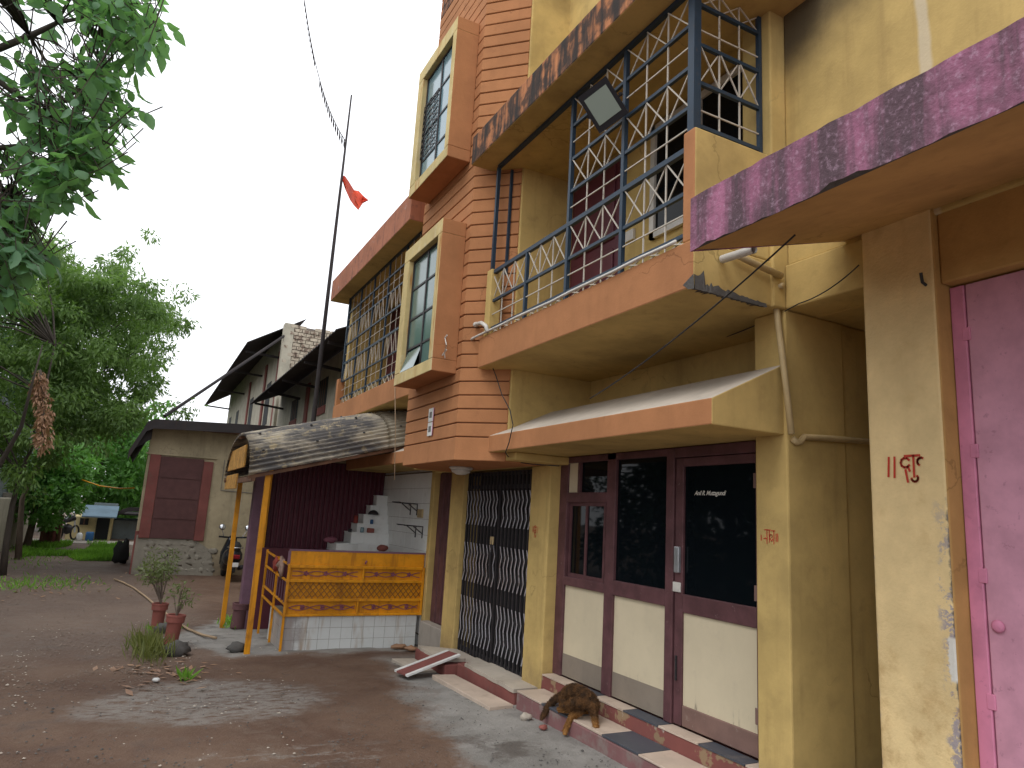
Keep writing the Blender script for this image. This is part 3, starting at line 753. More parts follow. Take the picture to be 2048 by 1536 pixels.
# "labh" with a double danda on the pillar by the shop door
labh = [[(-.35, .2), (-.35, .6)], [(-.1, .35), (.05, .4), (.15, .35)], [(.0, 1), (.55, 1)], [(.2, 1), (.2, .0)], [(.42, 1), (.42, .1)],
        arc(.58, .55, .12, 200, -60), [(.5, .4), (.62, .2), (.75, .35)], [(.62, .95), (.95, .95)], [(.84, .95), (.84, .0)], [(1.05, .2), (1.05, .75)], [(1.2, .2), (1.2, .75)]]
strokes('red_writing', 3.496, 3.235, 1.575, .085, labh, .006, M['red_print'], house)
shri = [[(.0, .2), (.0, .8)], arc(.45, .5, .35, 40, 320), [(.3, .7), (.75, .7)], [(.4, .7), (.4, .1)], [(.6, .7), (.6, .1)], [(.3, .4), (.75, .45)], [(.35, .1), (.35, -.3)], [(.5, -.05), (.6, -.3), (.7, -.05)], [(1.0, .2), (1.0, .8)]]
strokes('red_writing', 3.496, 6.21, 1.49, .10, shri, .006, M['red_print'], house)
for (yw, zw) in ((4.22, 2.33), (3.75, 2.36), (4.08, 2.31)):
    strokes('faded_red_mark', 3.596, yw, zw, .10, [arc(.4, .4, .35, 0, 330), [(.2, .8), (.8, .8)], [(.5, .8), (.5, 0)], arc(.6, .2, .3, 90, -120)], .016, M['red_print'], house)
cu = bpy.data.curves.new('lettering', 'FONT'); cu.body = 'Anil R. Muttagundi'; cu.size = .046; cu.offset = .0004; cu.shear = .45; cu.space_character = .92; cu.resolution_u = 3
to = bpy.data.objects.new('t', cu); COL.objects.link(to)
dg = bpy.context.evaluated_depsgraph_get(); tm = bpy.data.meshes.new_from_object(to.evaluated_get(dg))
bpy.data.objects.remove(to)
tm.transform(Matrix(((0, 0, -1, GX+.002), (-1, 0, 0, 4.04), (0, 1, 0, 1.885), (0, 0, 0, 1))))
tm.transform(Matrix.Translation(-Vector(ORG[house.name]))); tm.materials.clear(); tm.materials.append(M['gum'])
tm.name = 'lettering'
lo = bpy.data.objects.new('lettering', tm); COL.objects.link(lo); lo.parent = DR

# ================================================================== NEIGHBOUR BUILDING AT THE RIGHT EDGE
nb = thing('neighbour_building', (3.6, 1.6, 0), 'yellow building at the right edge with a stained pink canopy over a pink door', 'building')
MB().box(3.5, 3.95, 2.085, 2.498, -.1, 3.55, 0, {'-y': 1}).build('pillar', [M['pillar'], M['ochre']], nb, bevel=.014)
MB().box(3.55, 3.95, -.6, 2.083, 2.975, 3.6).build('lintel', M['ochre'], nb, bevel=.01)
MB().box(3.951, 6.6, -.6, 2.49, -.1, 3.6).build('wall', M['yellow'], nb)
# canopy: the soffit climbs towards the wall, front edge in rough pink render
cb = MB(); n_ = 60
x0, x1 = 2.32, 3.64
cols = []
for i in range(n_+1):
    y_ = 2.62-3.6*i/n_
    nz = .010*noise.noise(Vector((y_*9, 0, 0))); chip = .022 if 1.62 < y_ < 1.84 else (.012 if noise.noise(Vector((y_*5, 3, 0))) > .35 else 0)
    cols.append((y_, 3.045+nz+chip, 3.335+.006*noise.noise(Vector((y_*7, 9, 0))), .008*noise.noise(Vector((y_*11, 5, 2)))))
for i in range(n_):
    (ya, ba, ta, da), (yb, bb, tb_, db) = cols[i], cols[i+1]
    cb.face([(x0+da, ya, ba), (x0+da, ya, ta), (x0+db, yb, tb_), (x0+db, yb, bb)], 0)
    cb.face([(x0+da, ya, ta), (x1, ya, ta+.3), (x1, yb, tb_+.3), (x0+db, yb, tb_)], 0)
    cb.face([(x0+.03, ya, 3.05+.007), (x0+.03, yb, 3.05+.007), (x1, yb, 3.42), (x1, ya, 3.42)], 1)
    cb.face([(x0+da, ya, ba), (x0+db, yb, bb), (x0+.03, yb, 3.057), (x0+.03, ya, 3.057)], 2)
ya, ba, ta, da = cols[0]
cb.face([(x0+da, ya, ba), (x1, ya, 3.42), (x1, ya, ta+.3), (x0+da, ya, ta)], 0)
cb.build('pink_canopy', [M['pink_rough'], M['ochre'], M['stone']], nb)
dl = MB().box(3.62, 3.65, 2.01, 2.082, .0, 2.965).build('door_frame', M['pink_frame'], nb, bevel=.006)
dp = MB().box(3.625, 3.65, .4, 2.005, .0, 2.965).build('pink_door', M['pink_door'], nb, bevel=.006)
for zz in (.35, .93, 1.5, 2.1, 2.7): MB().box(3.617, 3.6255, 1.99, 2.03, zz-.035, zz+.035).build('hinge', M['pink_frame'], dp, bevel=.004)
MB().lathe((3.622, 1.955, 1.275), [(.028, 0), (.030, .008), (.02, .016)], 14, axis=Vector((-1, 0, 0)), xd=Vector((0, 1, 0))).build('door_button', M['pink_frame'], dp, smooth=True)
shubh = [[(-.25, .15), (-.2, .95)], [(.02, .1), (.06, .95)], arc(.52, .7, .2, 30, 330), [(.62, .55), (.7, .35)], [(.5, .98), (1.15, .98)], [(.88, .98), (.88, .1)], [(.52, .4), (.6, -.1)], arc(.9, .05, .14, 180, 400), arc(1.2, .72, .16, 60, 240)]
strokes('red_writing', 3.4955, 2.355, 1.955, .125, shubh, .012, M['red_print'], nb)
MB().tube([(3.5, 2.13, 2.97), (3.47, 2.13, 2.98), (3.46, 2.13, 3.03)], .008, 6).build('nail', M['wire'], nb)

# ================================================================== STEPS AND PAVING BY THE HOUSE
ks = thing('tiled_step', (3.35, 4.3, 0), 'low kerb step topped with pale and dark tiles under the glazed shop front', 'step')
kx = lambda y: 3.21 + .0*(y-4.6)
b = MB()
b.prism([(3.215, 2.6), (3.215, 5.86), (3.498, 5.86), (3.498, 2.6)], 'z', -.15, .105); b.build('kerb', M['kerb'], ks, bevel=.012)
yy = 5.85; i = 0
while yy > 2.7:
    p = .44
    q = MB().box(3.212+rnd.uniform(-.006, .006), 3.494, yy-p+.005, yy, .106, .122+rnd.uniform(-.002, .002))
    q.build('tile', M['tile_light'] if i % 2 == 0 else M['tile_dark'], ks, bevel=.003); yy -= p; i += 1

gs = thing('gate_doorstep', (3.35, 7.0, -.06), 'red painted doorstep with cracked stone slabs before the folding gate', 'step')
b = MB().box(3.255, 3.55, 5.98, 7.30, -.2, .065).build('riser', M['red_wall'], gs, bevel=.012)
b = MB().box(3.14, 3.55, 7.36, 8.30, -.25, .035).build('riser', M['red_wall'], gs, bevel=.012)
MB().box(3.40, 3.55, 7.30, 7.36, -.2, .03).build('mortar', M['concrete'], gs)
def rough_slab(poly, z0, z1, name, mat, parent):
    P = []
    for i in range(len(poly)):
        a, c = Vector(poly[i]), Vector(poly[(i+1) % len(poly)])
        k = max(1, int((c-a).length/.08))
        for j in range(k):
            q = a.lerp(c, j/k); P.append((q.x+rnd.uniform(-.008, .008), q.y+rnd.uniform(-.008, .008)))
    return MB().prism(P, 'z', z0, z1).build(name, mat, parent)
rough_slab([(3.245, 5.97), (3.555, 5.97), (3.555, 7.06), (3.26, 7.12)], .066, .10, 'slab', M['slab'], gs)
rough_slab([(3.36, 7.16), (3.555, 7.08), (3.555, 7.42), (3.40, 7.44)], .05, .085, 'slab', M['slab'], gs)
rough_slab([(3.13, 7.50), (3.555, 7.46), (3.555, 8.0), (3.16, 8.30)], .036, .070, 'slab', M['slab'], gs)
# flat slabs lying on the cement
o = MB()
P = [(2.96, 7.27), (3.20, 7.22), (3.20, 5.88), (2.95, 5.86)]
o.prism(P[::-1], 'z', -.075, -.018)
o = solo(o, 'paving_slab', M['tile_light'], (3.08, 6.5, -.06), 'long speckled slab laid flat along the red doorstep', 'slab', bevel=.006)
o.rotation_euler = (math.radians(-1.2), 0, 0)
o = MB().prism([(2.86, 8.32), (2.9, 7.62), (3.13, 7.56), (3.13, 8.28)], 'z', -.14, -.072)
solo(o, 'paving_slab', M['slab'], (3.0, 8.0, -.1), 'short pale slab on the ground behind the white edged ramp board', 'slab', bevel=.006)
# ramp board, maroon with white edges
rp = thing('ramp_board', (2.7, 7.35, -.08), 'maroon plank with white painted edges leaning on the doorstep as a ramp', 'ramp')
a0, a1 = Vector((2.66, 7.40, -.045)), Vector((3.30, 7.52, .115))
d_ = (a1-a0); nn = Vector((-d_.y, d_.x, 0)).normalized()
for k, (oa, ob, mt, nm, hz) in enumerate(((-.14, -.095, 'white', 'white_edge', .012), (-.095, .095, 'red_wall', 'board', .0), (.095, .14, 'white', 'white_edge', .012))):
    q = MB()
    A, B, C, D = a0+nn*oa, a1+nn*oa, a1+nn*ob, a0+nn*ob
    up = Vector((0, 0, .014+hz*.5)); dn = Vector((0, 0, 0))
    pts = [A, B, C, D]
    q.face([p+up for p in pts]); q.face([p for p in pts][::-1])
    for i in range(4):
        p, r = pts[i], pts[(i+1) % 4]; q.face([p, r, r+up, p+up])
    q.build(nm, M[mt], rp)

# ================================================================== WHITE TILED WALL, SHELVES AND COUNTER OF THE STALL
SY = 9.3
ct = thing('stall_counter', (2.6, 9.4, -.15), 'yellow metal stall counter with lattice front on a stained white tiled base', 'counter')
def tiles(parent, plane, c, u0, u1, z0, z1, pu, pz, mat, off=.004, jit=.0015, mortar='grout', th=.03, name='tile'):
    nu = max(1, round((u1-u0)/pu)); nz = max(1, round((z1-z0)/pz))
    for i in range(nu):
        for j in range(nz):
            a, c_ = u0+(u1-u0)*i/nu+.002, u0+(u1-u0)*(i+1)/nu-.002
            e, h = z0+(z1-z0)*j/nz+.002, z0+(z1-z0)*(j+1)/nz-.002
            o_ = off+rnd.uniform(-jit, jit)
            q = MB()
            if plane == 'y': q.box(a, c_, c-o_, c+.001, e, h)
            else: q.box(c-o_, c+.001, a, c_, e, h)
            q.build(name, mat, parent)
cb_ = MB().box(1.76, 3.50, SY, SY+.16, -.3, .275)
cb_.box(1.76, 1.90, SY+.16, 10.35, -.3, .265)
CBASE = cb_.build('base', M['grout'], ct)
tiles(CBASE, 'y', SY, 1.76, 3.50, -.15, .27, .143, .143, M['wtile'])
tiles(CBASE, 'x', 1.76, SY+.01, 10.33, -.17, .26, .147, .143, M['wtile'])
# yellow sheet front with angle iron frame
yx0, yx1 = 1.735, 3.55
fr = MB()
for (za, zb) in ((.275, .305), (.455, .49), (.69, .725), (.865, .90)): fr.box(yx0, yx1, SY-.045, SY-.005, za, zb)
for xx in (yx0, yx1-.03): fr.box(xx, xx+.03, SY-.052, SY-.004, .275, .90)
for (xx, za, zb) in ((2.66, .30, .455), (2.70, .725, .865)): fr.box(xx-.012, xx+.012, SY-.043, SY-.006, za, zb)
FR = fr.build('front_frame', M['gloss_yellow'], ct, bevel=.004)
MB().box(yx0+.02, yx1, SY-.003, SY+.012, .28, 1.07).build('front_sheet', M['gloss_yellow'], ct)
MB().box(yx0, yx1+.01, SY-.008, SY+.02, 1.071, 1.092).build('top_edge', M['purple_post'], ct)
MB().box(yx0-.012, yx0+.019, SY-.008, SY+.02, .90, 1.07).build('top_edge', M['purple_post'], ct)
# lattice of crossing flat bars
lz0, lz1 = .492, .688; h_ = lz1-lz0
k = 24; px_ = (yx1-yx0-.06)/k
for i in range(-2, k+1):
    for sgn in (1, -1):
        xa = yx0+.03+i*px_; xb = xa+h_*.85
        za, zb = (lz0, lz1) if sgn > 0 else (lz1, lz0)
        lo_, hi_ = yx0+.03, yx1-.03
        if xb < lo_ or xa > hi_: continue
        if xa < lo_: za += (zb-za)*(lo_-xa)/(xb-xa); xa = lo_
        if xb > hi_: zb = za+(zb-za)*(hi_-xa)/(xb-xa); xb = hi_
        yv = SY-.012-(.010 if sgn > 0 else 0)
        MB().tube([(xa, yv, za), (xb, yv, zb)], .0058, 4).build('lattice_bar', M['lattice'], FR)
# painted scrolls with rosettes
for (za, zb, ph) in ((.31, .45, 0), (.73, .86, 1)):
    zc = (za+zb)/2
    for (xa, xb) in ((yx0+.06, 2.63), (2.73, yx1-.06)):
        for s_ in (1, -1):
            pts = [(xa+(xb-xa)*i/30, SY-.015, zc+s_*.030*math.sin(i/30*math.pi*3.2+ph)) for i in range(31)]
            MB().tube(pts, .006, 4).build('scroll', M['scroll'], FR)
        for t in (.2, .5, .8):
            c = (xa+(xb-xa)*t, SY-.018, zc+.004)
            q = MB()
            for a in range(5):
                an = a*1.2566
                q.blob((c[0]+.02*math.cos(an), c[1], c[2]+.02*math.sin(an)), (.013, .006, .013), a, 6, 0)
            q.blob(c, (.011, .01, .011), 1, 6, 0); q.build('rosette', M['scroll'], FR, smooth=True)
MB().tube([(2.72, SY-.02, .93), (2.72, SY-.035, .95), (2.73, SY-.03, .97)], .012, 6).build('hook', M['scroll'], FR)
# left end: little railing on legs
for (xx, yy, zt) in ((1.745, 9.27, .90), (1.73, 10.0, .95), (1.72, 10.9, .98)):
    MB().tube([(xx, yy, -.3), (xx, yy, zt)], .020, 4).build('leg', M['gloss_yellow'], ct)
for zz in (.90, .70, .42, .28):
    MB().tube([(1.745, 9.27, zz), (1.72, 10.9, zz+.05)], .016, 4).build('side_rail', M['gloss_yellow'], ct)
for i in range(9):
    t = (i+.5)/9; yv = 9.27+1.6*t
    MB().tube([(1.735, yv, .43), (1.735, yv, .70)], .007, 4).build('side_bar', M['purple_post'], ct)
# rags hung over the end rail
b = MB(); b.blob((1.73, 9.75, .87), (.045, .13, .09), 3, 12, .5)
b.blob((1.72, 9.65, .80), (.03, .06, .11), 5, 10, .5)
solo(b, 'rag', M['cloth'], (1.73, 9.75, .8), 'crumpled grey brown rag on the end rail of the yellow counter', 'cloth', smooth=True)
b = MB(); b.blob((1.715, 10.05, .84), (.035, .12, .10), 8, 12, .5)
solo(b, 'rag', M['dull_red'], (1.715, 10.05, .8), 'red cloth bundle on the end rail of the yellow counter', 'cloth', smooth=True)

# stepped display shelves, white tiled
sh = thing('stepped_shelf', (3.1, 11.0, .9), 'white tiled shelves rising in steps to the right inside the stall', 'shelf')
lev = [((665, 1085), (665, 1101)), ((700, 1064), None), ((714, 1047), None), ((729, 1029), None), ((745, 1011), None), ((760, 991), None)]
ztop = [ony(c[0][0], c[0][1], 11.1).z for c in lev]; xl = [ony(c[0][0], c[0][1], 11.1).x for c in lev]
zb0 = ony(665, 1101, 11.1).z
for i in range(6):
    za = zb0 if i == 0 else ztop[i-1]
    yf = 10.95+.06*i
    body = MB().box(xl[i], 3.61, yf+.008, 11.44, za, ztop[i]-.008).build('step', M['wtile2'], sh)
    tiles(body, 'y', yf+.008, xl[i], 3.585, za+.002, ztop[i]-.012, .19, .2, M['wtile2'], off=.007)
    MB().box(xl[i]-.008, 3.61, yf-.006, 11.44, ztop[i]-.0075, ztop[i]+.004).build('step_top', M['wtile2'], sh)
    if i == 0:
        MB().box(xl[0], xl[1], yf-.1, yf-.008, za, ztop[0]-.008).build('corner_block', M['wtile2'], sh)
MB().box(1.7, 3.6, 11.3, 11.44, -.3, zb0).build('shelf_base', M['maroon'], sh)
def can(c, r, h, mat, nm, lab, cat):
    b = MB().lathe(c, [(r*.9, 0), (r, .01), (r, h-.012), (r*.8, h)], 12)
    solo(b, nm, M[mat], c, lab, cat, smooth=True)
can((3.02, 11.06, ztop[2]+.004), .035, .12, 'dull_red', 'tin_can', 'small red tin standing on the white tiled step shelf', 'tin')
can((3.28, 11.06, ztop[2]+.004), .025, .07, 'blue_drum', 'jar', 'little dark jar at the right end of a tiled step', 'jar')
can((2.93, 11.0, ztop[1]+.004), .03, .05, 'gate', 'tin_can', 'flat black tin on a low white tiled step', 'tin')
can((3.12, 11.0, ztop[1]+.004), .03, .08, 'blue_glass', 'jar', 'small bluish jar beside an orange packet on the tiled step', 'jar')
b = MB().box(3.20, 3.31, 10.97, 11.03, ztop[1]+.005, ztop[1]+.075); solo(b, 'packet', M['terracotta'], (3.25, 11, ztop[1]+.005), 'orange brown packet on the tiled step beside a bluish jar', 'packet', bevel=.01)
b = MB().blob((2.62, 10.9, ztop[0]+.05), (.10, .06, .05), 2, 10, .4); solo(b, 'dry_flowers', M['scroll'], (2.62, 10.9, ztop[0]), 'heap of withered dark flowers on the lowest left tiled ledge', 'flowers', smooth=True)
b = MB().blob((3.40, 10.75, ztop[0]-.04), (.09, .05, .05), 4, 12, .15); solo(b, 'bowl', M['terracotta'], (3.40, 10.75, ztop[0]-.09), 'reddish round bowl behind the right end of the counter', 'bowl', smooth=True)
b = MB().lathe((3.30, 11.08, ztop[3]+.004), [(.085, 0), (.08, .03), (.05, .06), (.01, .075)], 14); solo(b, 'dish', M['gate'], (3.30, 11.08, ztop[3]), 'dark upturned dish on the tiled step shelf', 'dish', smooth=True)
# tiled side wall of the stall
tw_ = thing('tiled_wall', (3.6, 10.4, 0), 'white tiled wall at the right inside the stall beside the purple door', 'wall')
twb = MB().box(3.572, 3.598, 9.30, 11.5, .0, 2.22).build('backing', M['grout'], tw_)
tiles(twb, 'x', 3.572, 9.30, 11.5, .02, 2.2, .31, .21, M['wtile2'], off=.006)
for (px_, py_, nm) in ((822, 1008, 'upper'), (832, 1052, 'lower')):
    p = onx(px_, py_, 3.56)
    br = thing('shelf_bracket', tuple(p), f'{nm} pair of black iron shelf brackets on the white tiled wall', 'bracket')
    for dy in (0, .28):
        MB().tube([(3.56, p.y-dy, p.z-.16), (3.56, p.y-dy, p.z), (3.28, p.y-dy, p.z+.01)], .011, 4).build('arm', M['gate'], br)
        MB().tube([(3.56, p.y-dy, p.z-.1), (3.42, p.y-dy, p.z)], .009, 4).build('brace', M['gate'], br)
    MB().tube([(3.28, p.y+.03, p.z+.015), (3.28, p.y-.31, p.z+.015)], .009, 4).build('bar', M['gate'], br)
p = onx(842, 1027, 3.56)
b = MB().box(3.535, 3.563, p.y-.09, p.y+.09, p.z-.06, p.z+.06); b.box(3.528, 3.535, p.y-.02, p.y+.02, p.z-.02, p.z+.02)
solo(b, 'switchboard', M['pvc_yellow'], tuple(p), 'cream electric switch board on the white tiled wall', 'switch', bevel=.004)

# ribbed maroon sheet closing the back of the stall
sc_ = thing('ribbed_screen', (2.6, 11.6, 0), 'dark maroon ribbed metal sheet closing the back of the stall', 'screen')
MB().box(1.74, 3.58, 11.52, 11.56, -.3, 2.35).build('backing', M['maroon'], sc_)
MB().box(1.9, 3.58, 11.56, 12.2, -.3, 2.4).build('store_wall', M['hut'], sc_)
for i in range(24):
    xa = 1.75+i*.0765
    MB().prism([(xa, 11.52), (xa+.014, 11.488), (xa+.04, 11.488), (xa+.054, 11.52)], 'z', -.25, 2.34).build('rib', M['maroon'], sc_)
sp = thing('stall_post', (1.60, 11.45, -.2), 'thick faded purple post with yellow edge strips at the left of the maroon sheet', 'post')
MB().box(1.50, 1.74, 11.38, 11.62, -.35, 2.35).build('post', M['purple_post'], sp, bevel=.01)
MB().box(1.68, 1.735, 11.35, 11.379, .9, 2.34).build('yellow_strip', M['gloss_yellow'], sp)

# ================================================================== VAULTED SHEET AWNING OVER THE STALL
aw = thing('vaulted_awning', (2.2, 10.5, -.2), 'mouldy vaulted corrugated awning on yellow posts in front of the stall', 'awning')
AX0, AX1 = 1.10, 3.40
def arch(t, x, off=0):
    # t 0..1 near edge to far edge
    yc, hw = 10.52, 1.45
    base = 1.97 + (x-AX0)*.282
    a = math.pi*(1-t)
    y_ = yc + hw*math.cos(a); z_ = base + .60*math.sin(a)**.85 if 0 < t < 1 else base
    nrm = Vector((0, math.cos(a)*.6, math.sin(a)*1.2)); nrm.normalize()
    return Vector((x, y_+nrm.y*off, z_+nrm.z*off))
def vault(xa, xb, lift, name):
    b = MB(); NS = 300; waves = 34; rows = 10
    for s_ in (0, 1):
        for j in range(rows+1):
            x = xa+(xb-xa)*j/rows
            for i in range(NS+1):
                t = i/NS
                sag = .006*noise.noise(Vector((x*2, t*6, lift*50)))
                b.v.append(tuple(arch(t, x, lift+sag+.018*math.sin(t*waves*2*math.pi)-.006*s_)))
    R = (rows+1)*(NS+1)
    for s_ in (0, 1):
        for j in range(rows):
            for i in range(NS):
                q = (s_*R+j*(NS+1)+i, s_*R+j*(NS+1)+i+1, s_*R+(j+1)*(NS+1)+i+1, s_*R+(j+1)*(NS+1)+i)
                b.f.append(q if s_ == 0 else q[::-1]); b.m.append(0)
    for i in range(NS):
        for j in (0, rows):
            q = (j*(NS+1)+i, j*(NS+1)+i+1, R+j*(NS+1)+i+1, R+j*(NS+1)+i); b.f.append(q); b.m.append(0)
    return b.build(name, M['roof_sheet'], aw, smooth=True)
S1 = vault(AX0, 2.95, 0, 'roof_sheet'); S2 = vault(2.82, AX1, .014, 'roof_sheet')
for x in (1.25, 1.9, 2.5, 3.0, 3.3):
    for t in (.12, .3, .5):
        p = arch(t, x, .02); MB().lathe(p, [(.018, 0), (.018, .012), (.008, .02)], 8).build('roof_bolt', M['wire'], S1)
# arched end: raw boards nailed across the open end
for (za, zb, yv0, yv1) in ((1.82, 2.03, 10.6, 12.06), (2.10, 2.40, 9.95, 11.93)):
    q = MB().box(AX0+.03, AX0+.055, yv0, yv1, za, zb); o = q.build('end_board', M['board'], aw, bevel=.004)
MB().box(AX0+.05, AX0+.09, 9.1, 11.95, 1.90, 1.965).build('beam', M['old_wood'], aw)
MB().tube([arch(0, 1.1)+Vector((0, .05, -.03)), arch(0, 3.4)+Vector((0, .05, -.03))], .03, 4).build('rafter', M['old_wood'], aw)
MB().tube([arch(1, 1.1)+Vector((0, -.05, -.03)), arch(1, 3.4)+Vector((0, -.05, -.03))], .03, 4).build('rafter', M['old_wood'], aw)
MB().tube([arch(.5, 1.1)+Vector((0, 0, -.04)), arch(.5, 3.4)+Vector((0, 0, -.04))], .03, 4).build('rafter', M['old_wood'], aw)
for (x, y, zt) in ((1.35, 9.20, 2.0), (1.30, 11.55, 1.98)):
    MB().box(x-.032, x+.032, y-.032, y+.032, g(y)-.1, zt).build('post', M['gloss_yellow'], aw, bevel=.004)

# ================================================================== HUT WITH THE RED DOOR
HY = 20.0
ht = thing('hut', (1.5, HY, -.26), 'drab plastered hut with dull red door between red pilasters and dark tin roof', 'hut')
def hq(px, py): return ony(px, py, HY)
hx0 = hq(266, 1100).x; hx1 = 3.3
MB().box(hx0, hx1, HY, HY+6, -.5, 3.45).build('wall', M['hut'], ht, bevel=.02)
a = hq(318, 912); c = hq(410, 916); e = hq(300, 1076); k = hq(385, 1080)
dz0, dz1 = e.z, a.z; dx0, dx1 = (e.x+a.x)/2+.02, (k.x+c.x)/2
MB().box(dx0, dx1, HY-.045, HY-.003, dz0, dz1).build('door', M['hut_door'], ht, bevel=.008)
for i in range(3):
    z_ = dz0+(dz1-dz0)*(.25+.25*i); MB().box(dx0+.02, dx1-.02, HY-.06, HY-.046, z_-.02, z_+.02).build('door_batten', M['hut_door'], ht)
MB().box(dx0-.25, dx0-.004, HY-.06, HY-.003, dz0, dz1+.03).build('pilaster', M['red_wall'], ht, bevel=.01)
MB().box(dx1+.004, dx1+.24, HY-.06, HY-.003, dz0-.03, dz1-.05).build('pilaster', M['red_wall'], ht, bevel=.01)
MB().box(dx0-.35, dx1+.3, HY-.05, HY-.003, dz1+.034, dz1+.07).build('lintel', M['hut'], ht)
# plinth where the plaster has fallen, rubble courses standing proud
lowp = MB()
pts = [(hx0+.03, -.4), (1.9, -.4), (1.75, .35), (1.35, .60), (1.3, .75), (.9, .70), (.5, .74), (hx0+.03, .68)]
lowp.prism(pts, 'y', HY-.014, HY-.002); PL = lowp.build('bare_plinth', M['hut_low'], ht)
z_ = -.2
while z_ < .6:
    x_ = hx0+.1+rnd.uniform(0, .2)
    while x_ < (1.75 if z_ < .3 else 1.2):
        ww = rnd.uniform(.18, .34); hh = rnd.uniform(.10, .15)
        MB().blob((x_+ww/2, HY-.012, z_+hh/2), (ww*.5, .0055, hh*.5), rnd.random()*50, 9, .55).build('rubble_stone', M['hut_low'], PL, smooth=True)
        x_ += ww+.02
    z_ += .155
MB().box(hx0-.012, hx0+.12, HY-.012, HY+1.2, -.4, .78).build('corner_dado', M['red_wall'], ht, bevel=.01)
MB().box(hx0-.01, hx0+.03, HY+1.21, HY+6, -.4, .78).build('dado', M['red_wall'], ht)
r1 = MB()
zr0, zr1 = 3.10, 3.72
xe0 = hx0-.42
# lean-to sheet: low on the lane side, overhanging the front
xs_ = [xe0+(hx1+.1-xe0)*i/40 for i in range(41)]
rt = []
prof = [(xe0, 2.72), (hx0-.1, 3.46), (hx0+.05, 3.54), (hx1+.1, 3.70)]
for i in range(len(prof)-1):
    (xa, za), (xb, zb) = prof[i], prof[i+1]
    r1.face([(xa, HY-.55, za), (xb, HY-.55, zb), (xb, HY+6.2, zb), (xa, HY+6.2, za)])
    r1.face([(xa, HY-.55, za-.03), (xb, HY-.55, zb-.03), (xb, HY+6.2, zb-.03), (xa, HY+6.2, za-.03)][::-1])
    fd = .24
    r1.face([(xa, HY-.56, za-fd), (xb, HY-.56, zb-fd), (xb, HY-.56, zb), (xa, HY-.56, za)]); r1.face([(xa, HY-.53, za-fd), (xb, HY-.53, zb-fd), (xb, HY-.53, zb), (xa, HY-.53, za)][::-1]); r1.face([(xa, HY-.56, za-fd), (xa, HY-.53, za-fd), (xb, HY-.53, zb-fd), (xb, HY-.56, zb-fd)])
r1.face([(prof[0][0], HY-.55, prof[0][1]-.03), (prof[0][0], HY+6.2, prof[0][1]-.03), (prof[0][0], HY+6.2, prof[0][1]), (prof[0][0], HY-.55, prof[0][1])])
r1.build('roof', M['tin_dark'], ht)
MB().prism([(xe0+.01, 2.70), (hx0+.03, 3.50), (hx0+.03, 3.05)], 'y', HY-.34, HY-.31).build('end_sheet', M['tin_dark'], ht)
MB().box(hx0-.05, hx1, HY-.5, HY-.42, 3.36, 3.46).build('purlin', M['old_wood'], ht)
for xx in (.3, 1.2, 2.1): MB().tube([(xx, HY-.5, 3.44), (xx, HY, 3.40)], .03, 4).build('rafter', M['old_wood'], ht)
MB().tube([(dx1+.5, HY-.012, 2.7), (dx1+.5, HY-.012, 1.9), (3.2, HY-.012, 1.86)], .012, 4).build('conduit', M['grey_wire'], ht)
b = MB(); p0 = hq(330, 830); p1 = ony(568, 672, 25.0)
b.tube([p0+Vector((0, .3, 0)), p1], .05, 6); b.tube([p1, p1+Vector((.1, 0, .25)), p1+Vector((.3, 0, .05))], .03, 5)
solo(b, 'slanting_pipe', M['tin_dark'], tuple(p0), 'long rusty pipe slanting up from the hut roof to the tall shed eave', 'pipe')

# ================================================================== TALL SHEDS BEHIND
ts = thing('tall_shed', (3.8, 19, 0), 'tall cream shed with red stripes, dark sheet eaves and a whitewashed brick gable', 'shed')
SX = 3.72
MB().box(SX, SX+6, 12.45, 25.2, -.4, 5.3).build('wall', M['shed'], ts)
MB().box(SX+.1, SX+6, 25.5, 44.5, -.4, 8.0).build('wall', M['shed'], ts)
def eave_sheet(xo, zo, xw, zw, y0, y1):
    b = MB(); n_ = max(4, int((y1-y0)/.24)); 
    for i in range(n_):
        ya, yb = y0+(y1-y0)*i/n_, y0+(y1-y0)*(i+1)/n_
        ym = (ya+yb)/2
        for (p, q, o0, o1) in ((ya, ym, 0, .03), (ym, yb, .03, 0)):
            b.face([(xo, p, zo+o0), (xw, p, zw+o0), (xw, q, zw+o1), (xo, q, zo+o1)])
            b.face([(xo, p, zo+o0-.02), (xo, q, zo+o1-.02), (xw, q, zw+o1-.02), (xw, p, zw+o0-.02)])
            b.face([(xo, p, zo+o0-.02), (xo, q, zo+o1-.02), (xo, q, zo+o1), (xo, p, zo+o0)])
    b.face([(xo, y0, zo-.02), (xw, y0, zw-.02), (xw, y0, zw), (xo, y0, zo)])
    return b.build('eave_sheet', M['tin_dark'], ts)
eave_sheet(2.75, 4.86, 4.4, 5.65, 12.6, 24.6)
eave_sheet(2.5, 7.12, 4.4, 8.3, 25.4, 45.2)
for yy in (13.5, 15.8, 18.6, 21, 23.8): MB().tube([(2.8, yy, 4.80), (SX, yy, 4.72)], .045, 4).build('bracket', M['tin_dark'], ts)
for yy in (26.5, 31, 37, 44): MB().tube([(2.6, yy, 7.0), (SX+.1, yy, 6.95)], .055, 4).build('bracket', M['tin_dark'], ts)
for (yy, ww) in ((15.6, .34), (19.6, .36)): MB().box(SX-.05, SX-.003, yy, yy+ww, -.3, 5.0).build('red_stripe', M['red_wall'], ts)
for yy in (26.3, 29.5, 34.5): MB().box(SX+.04, SX+.097, yy, yy+.4, 2, 7.2).build('red_stripe', M['red_wall'], ts)
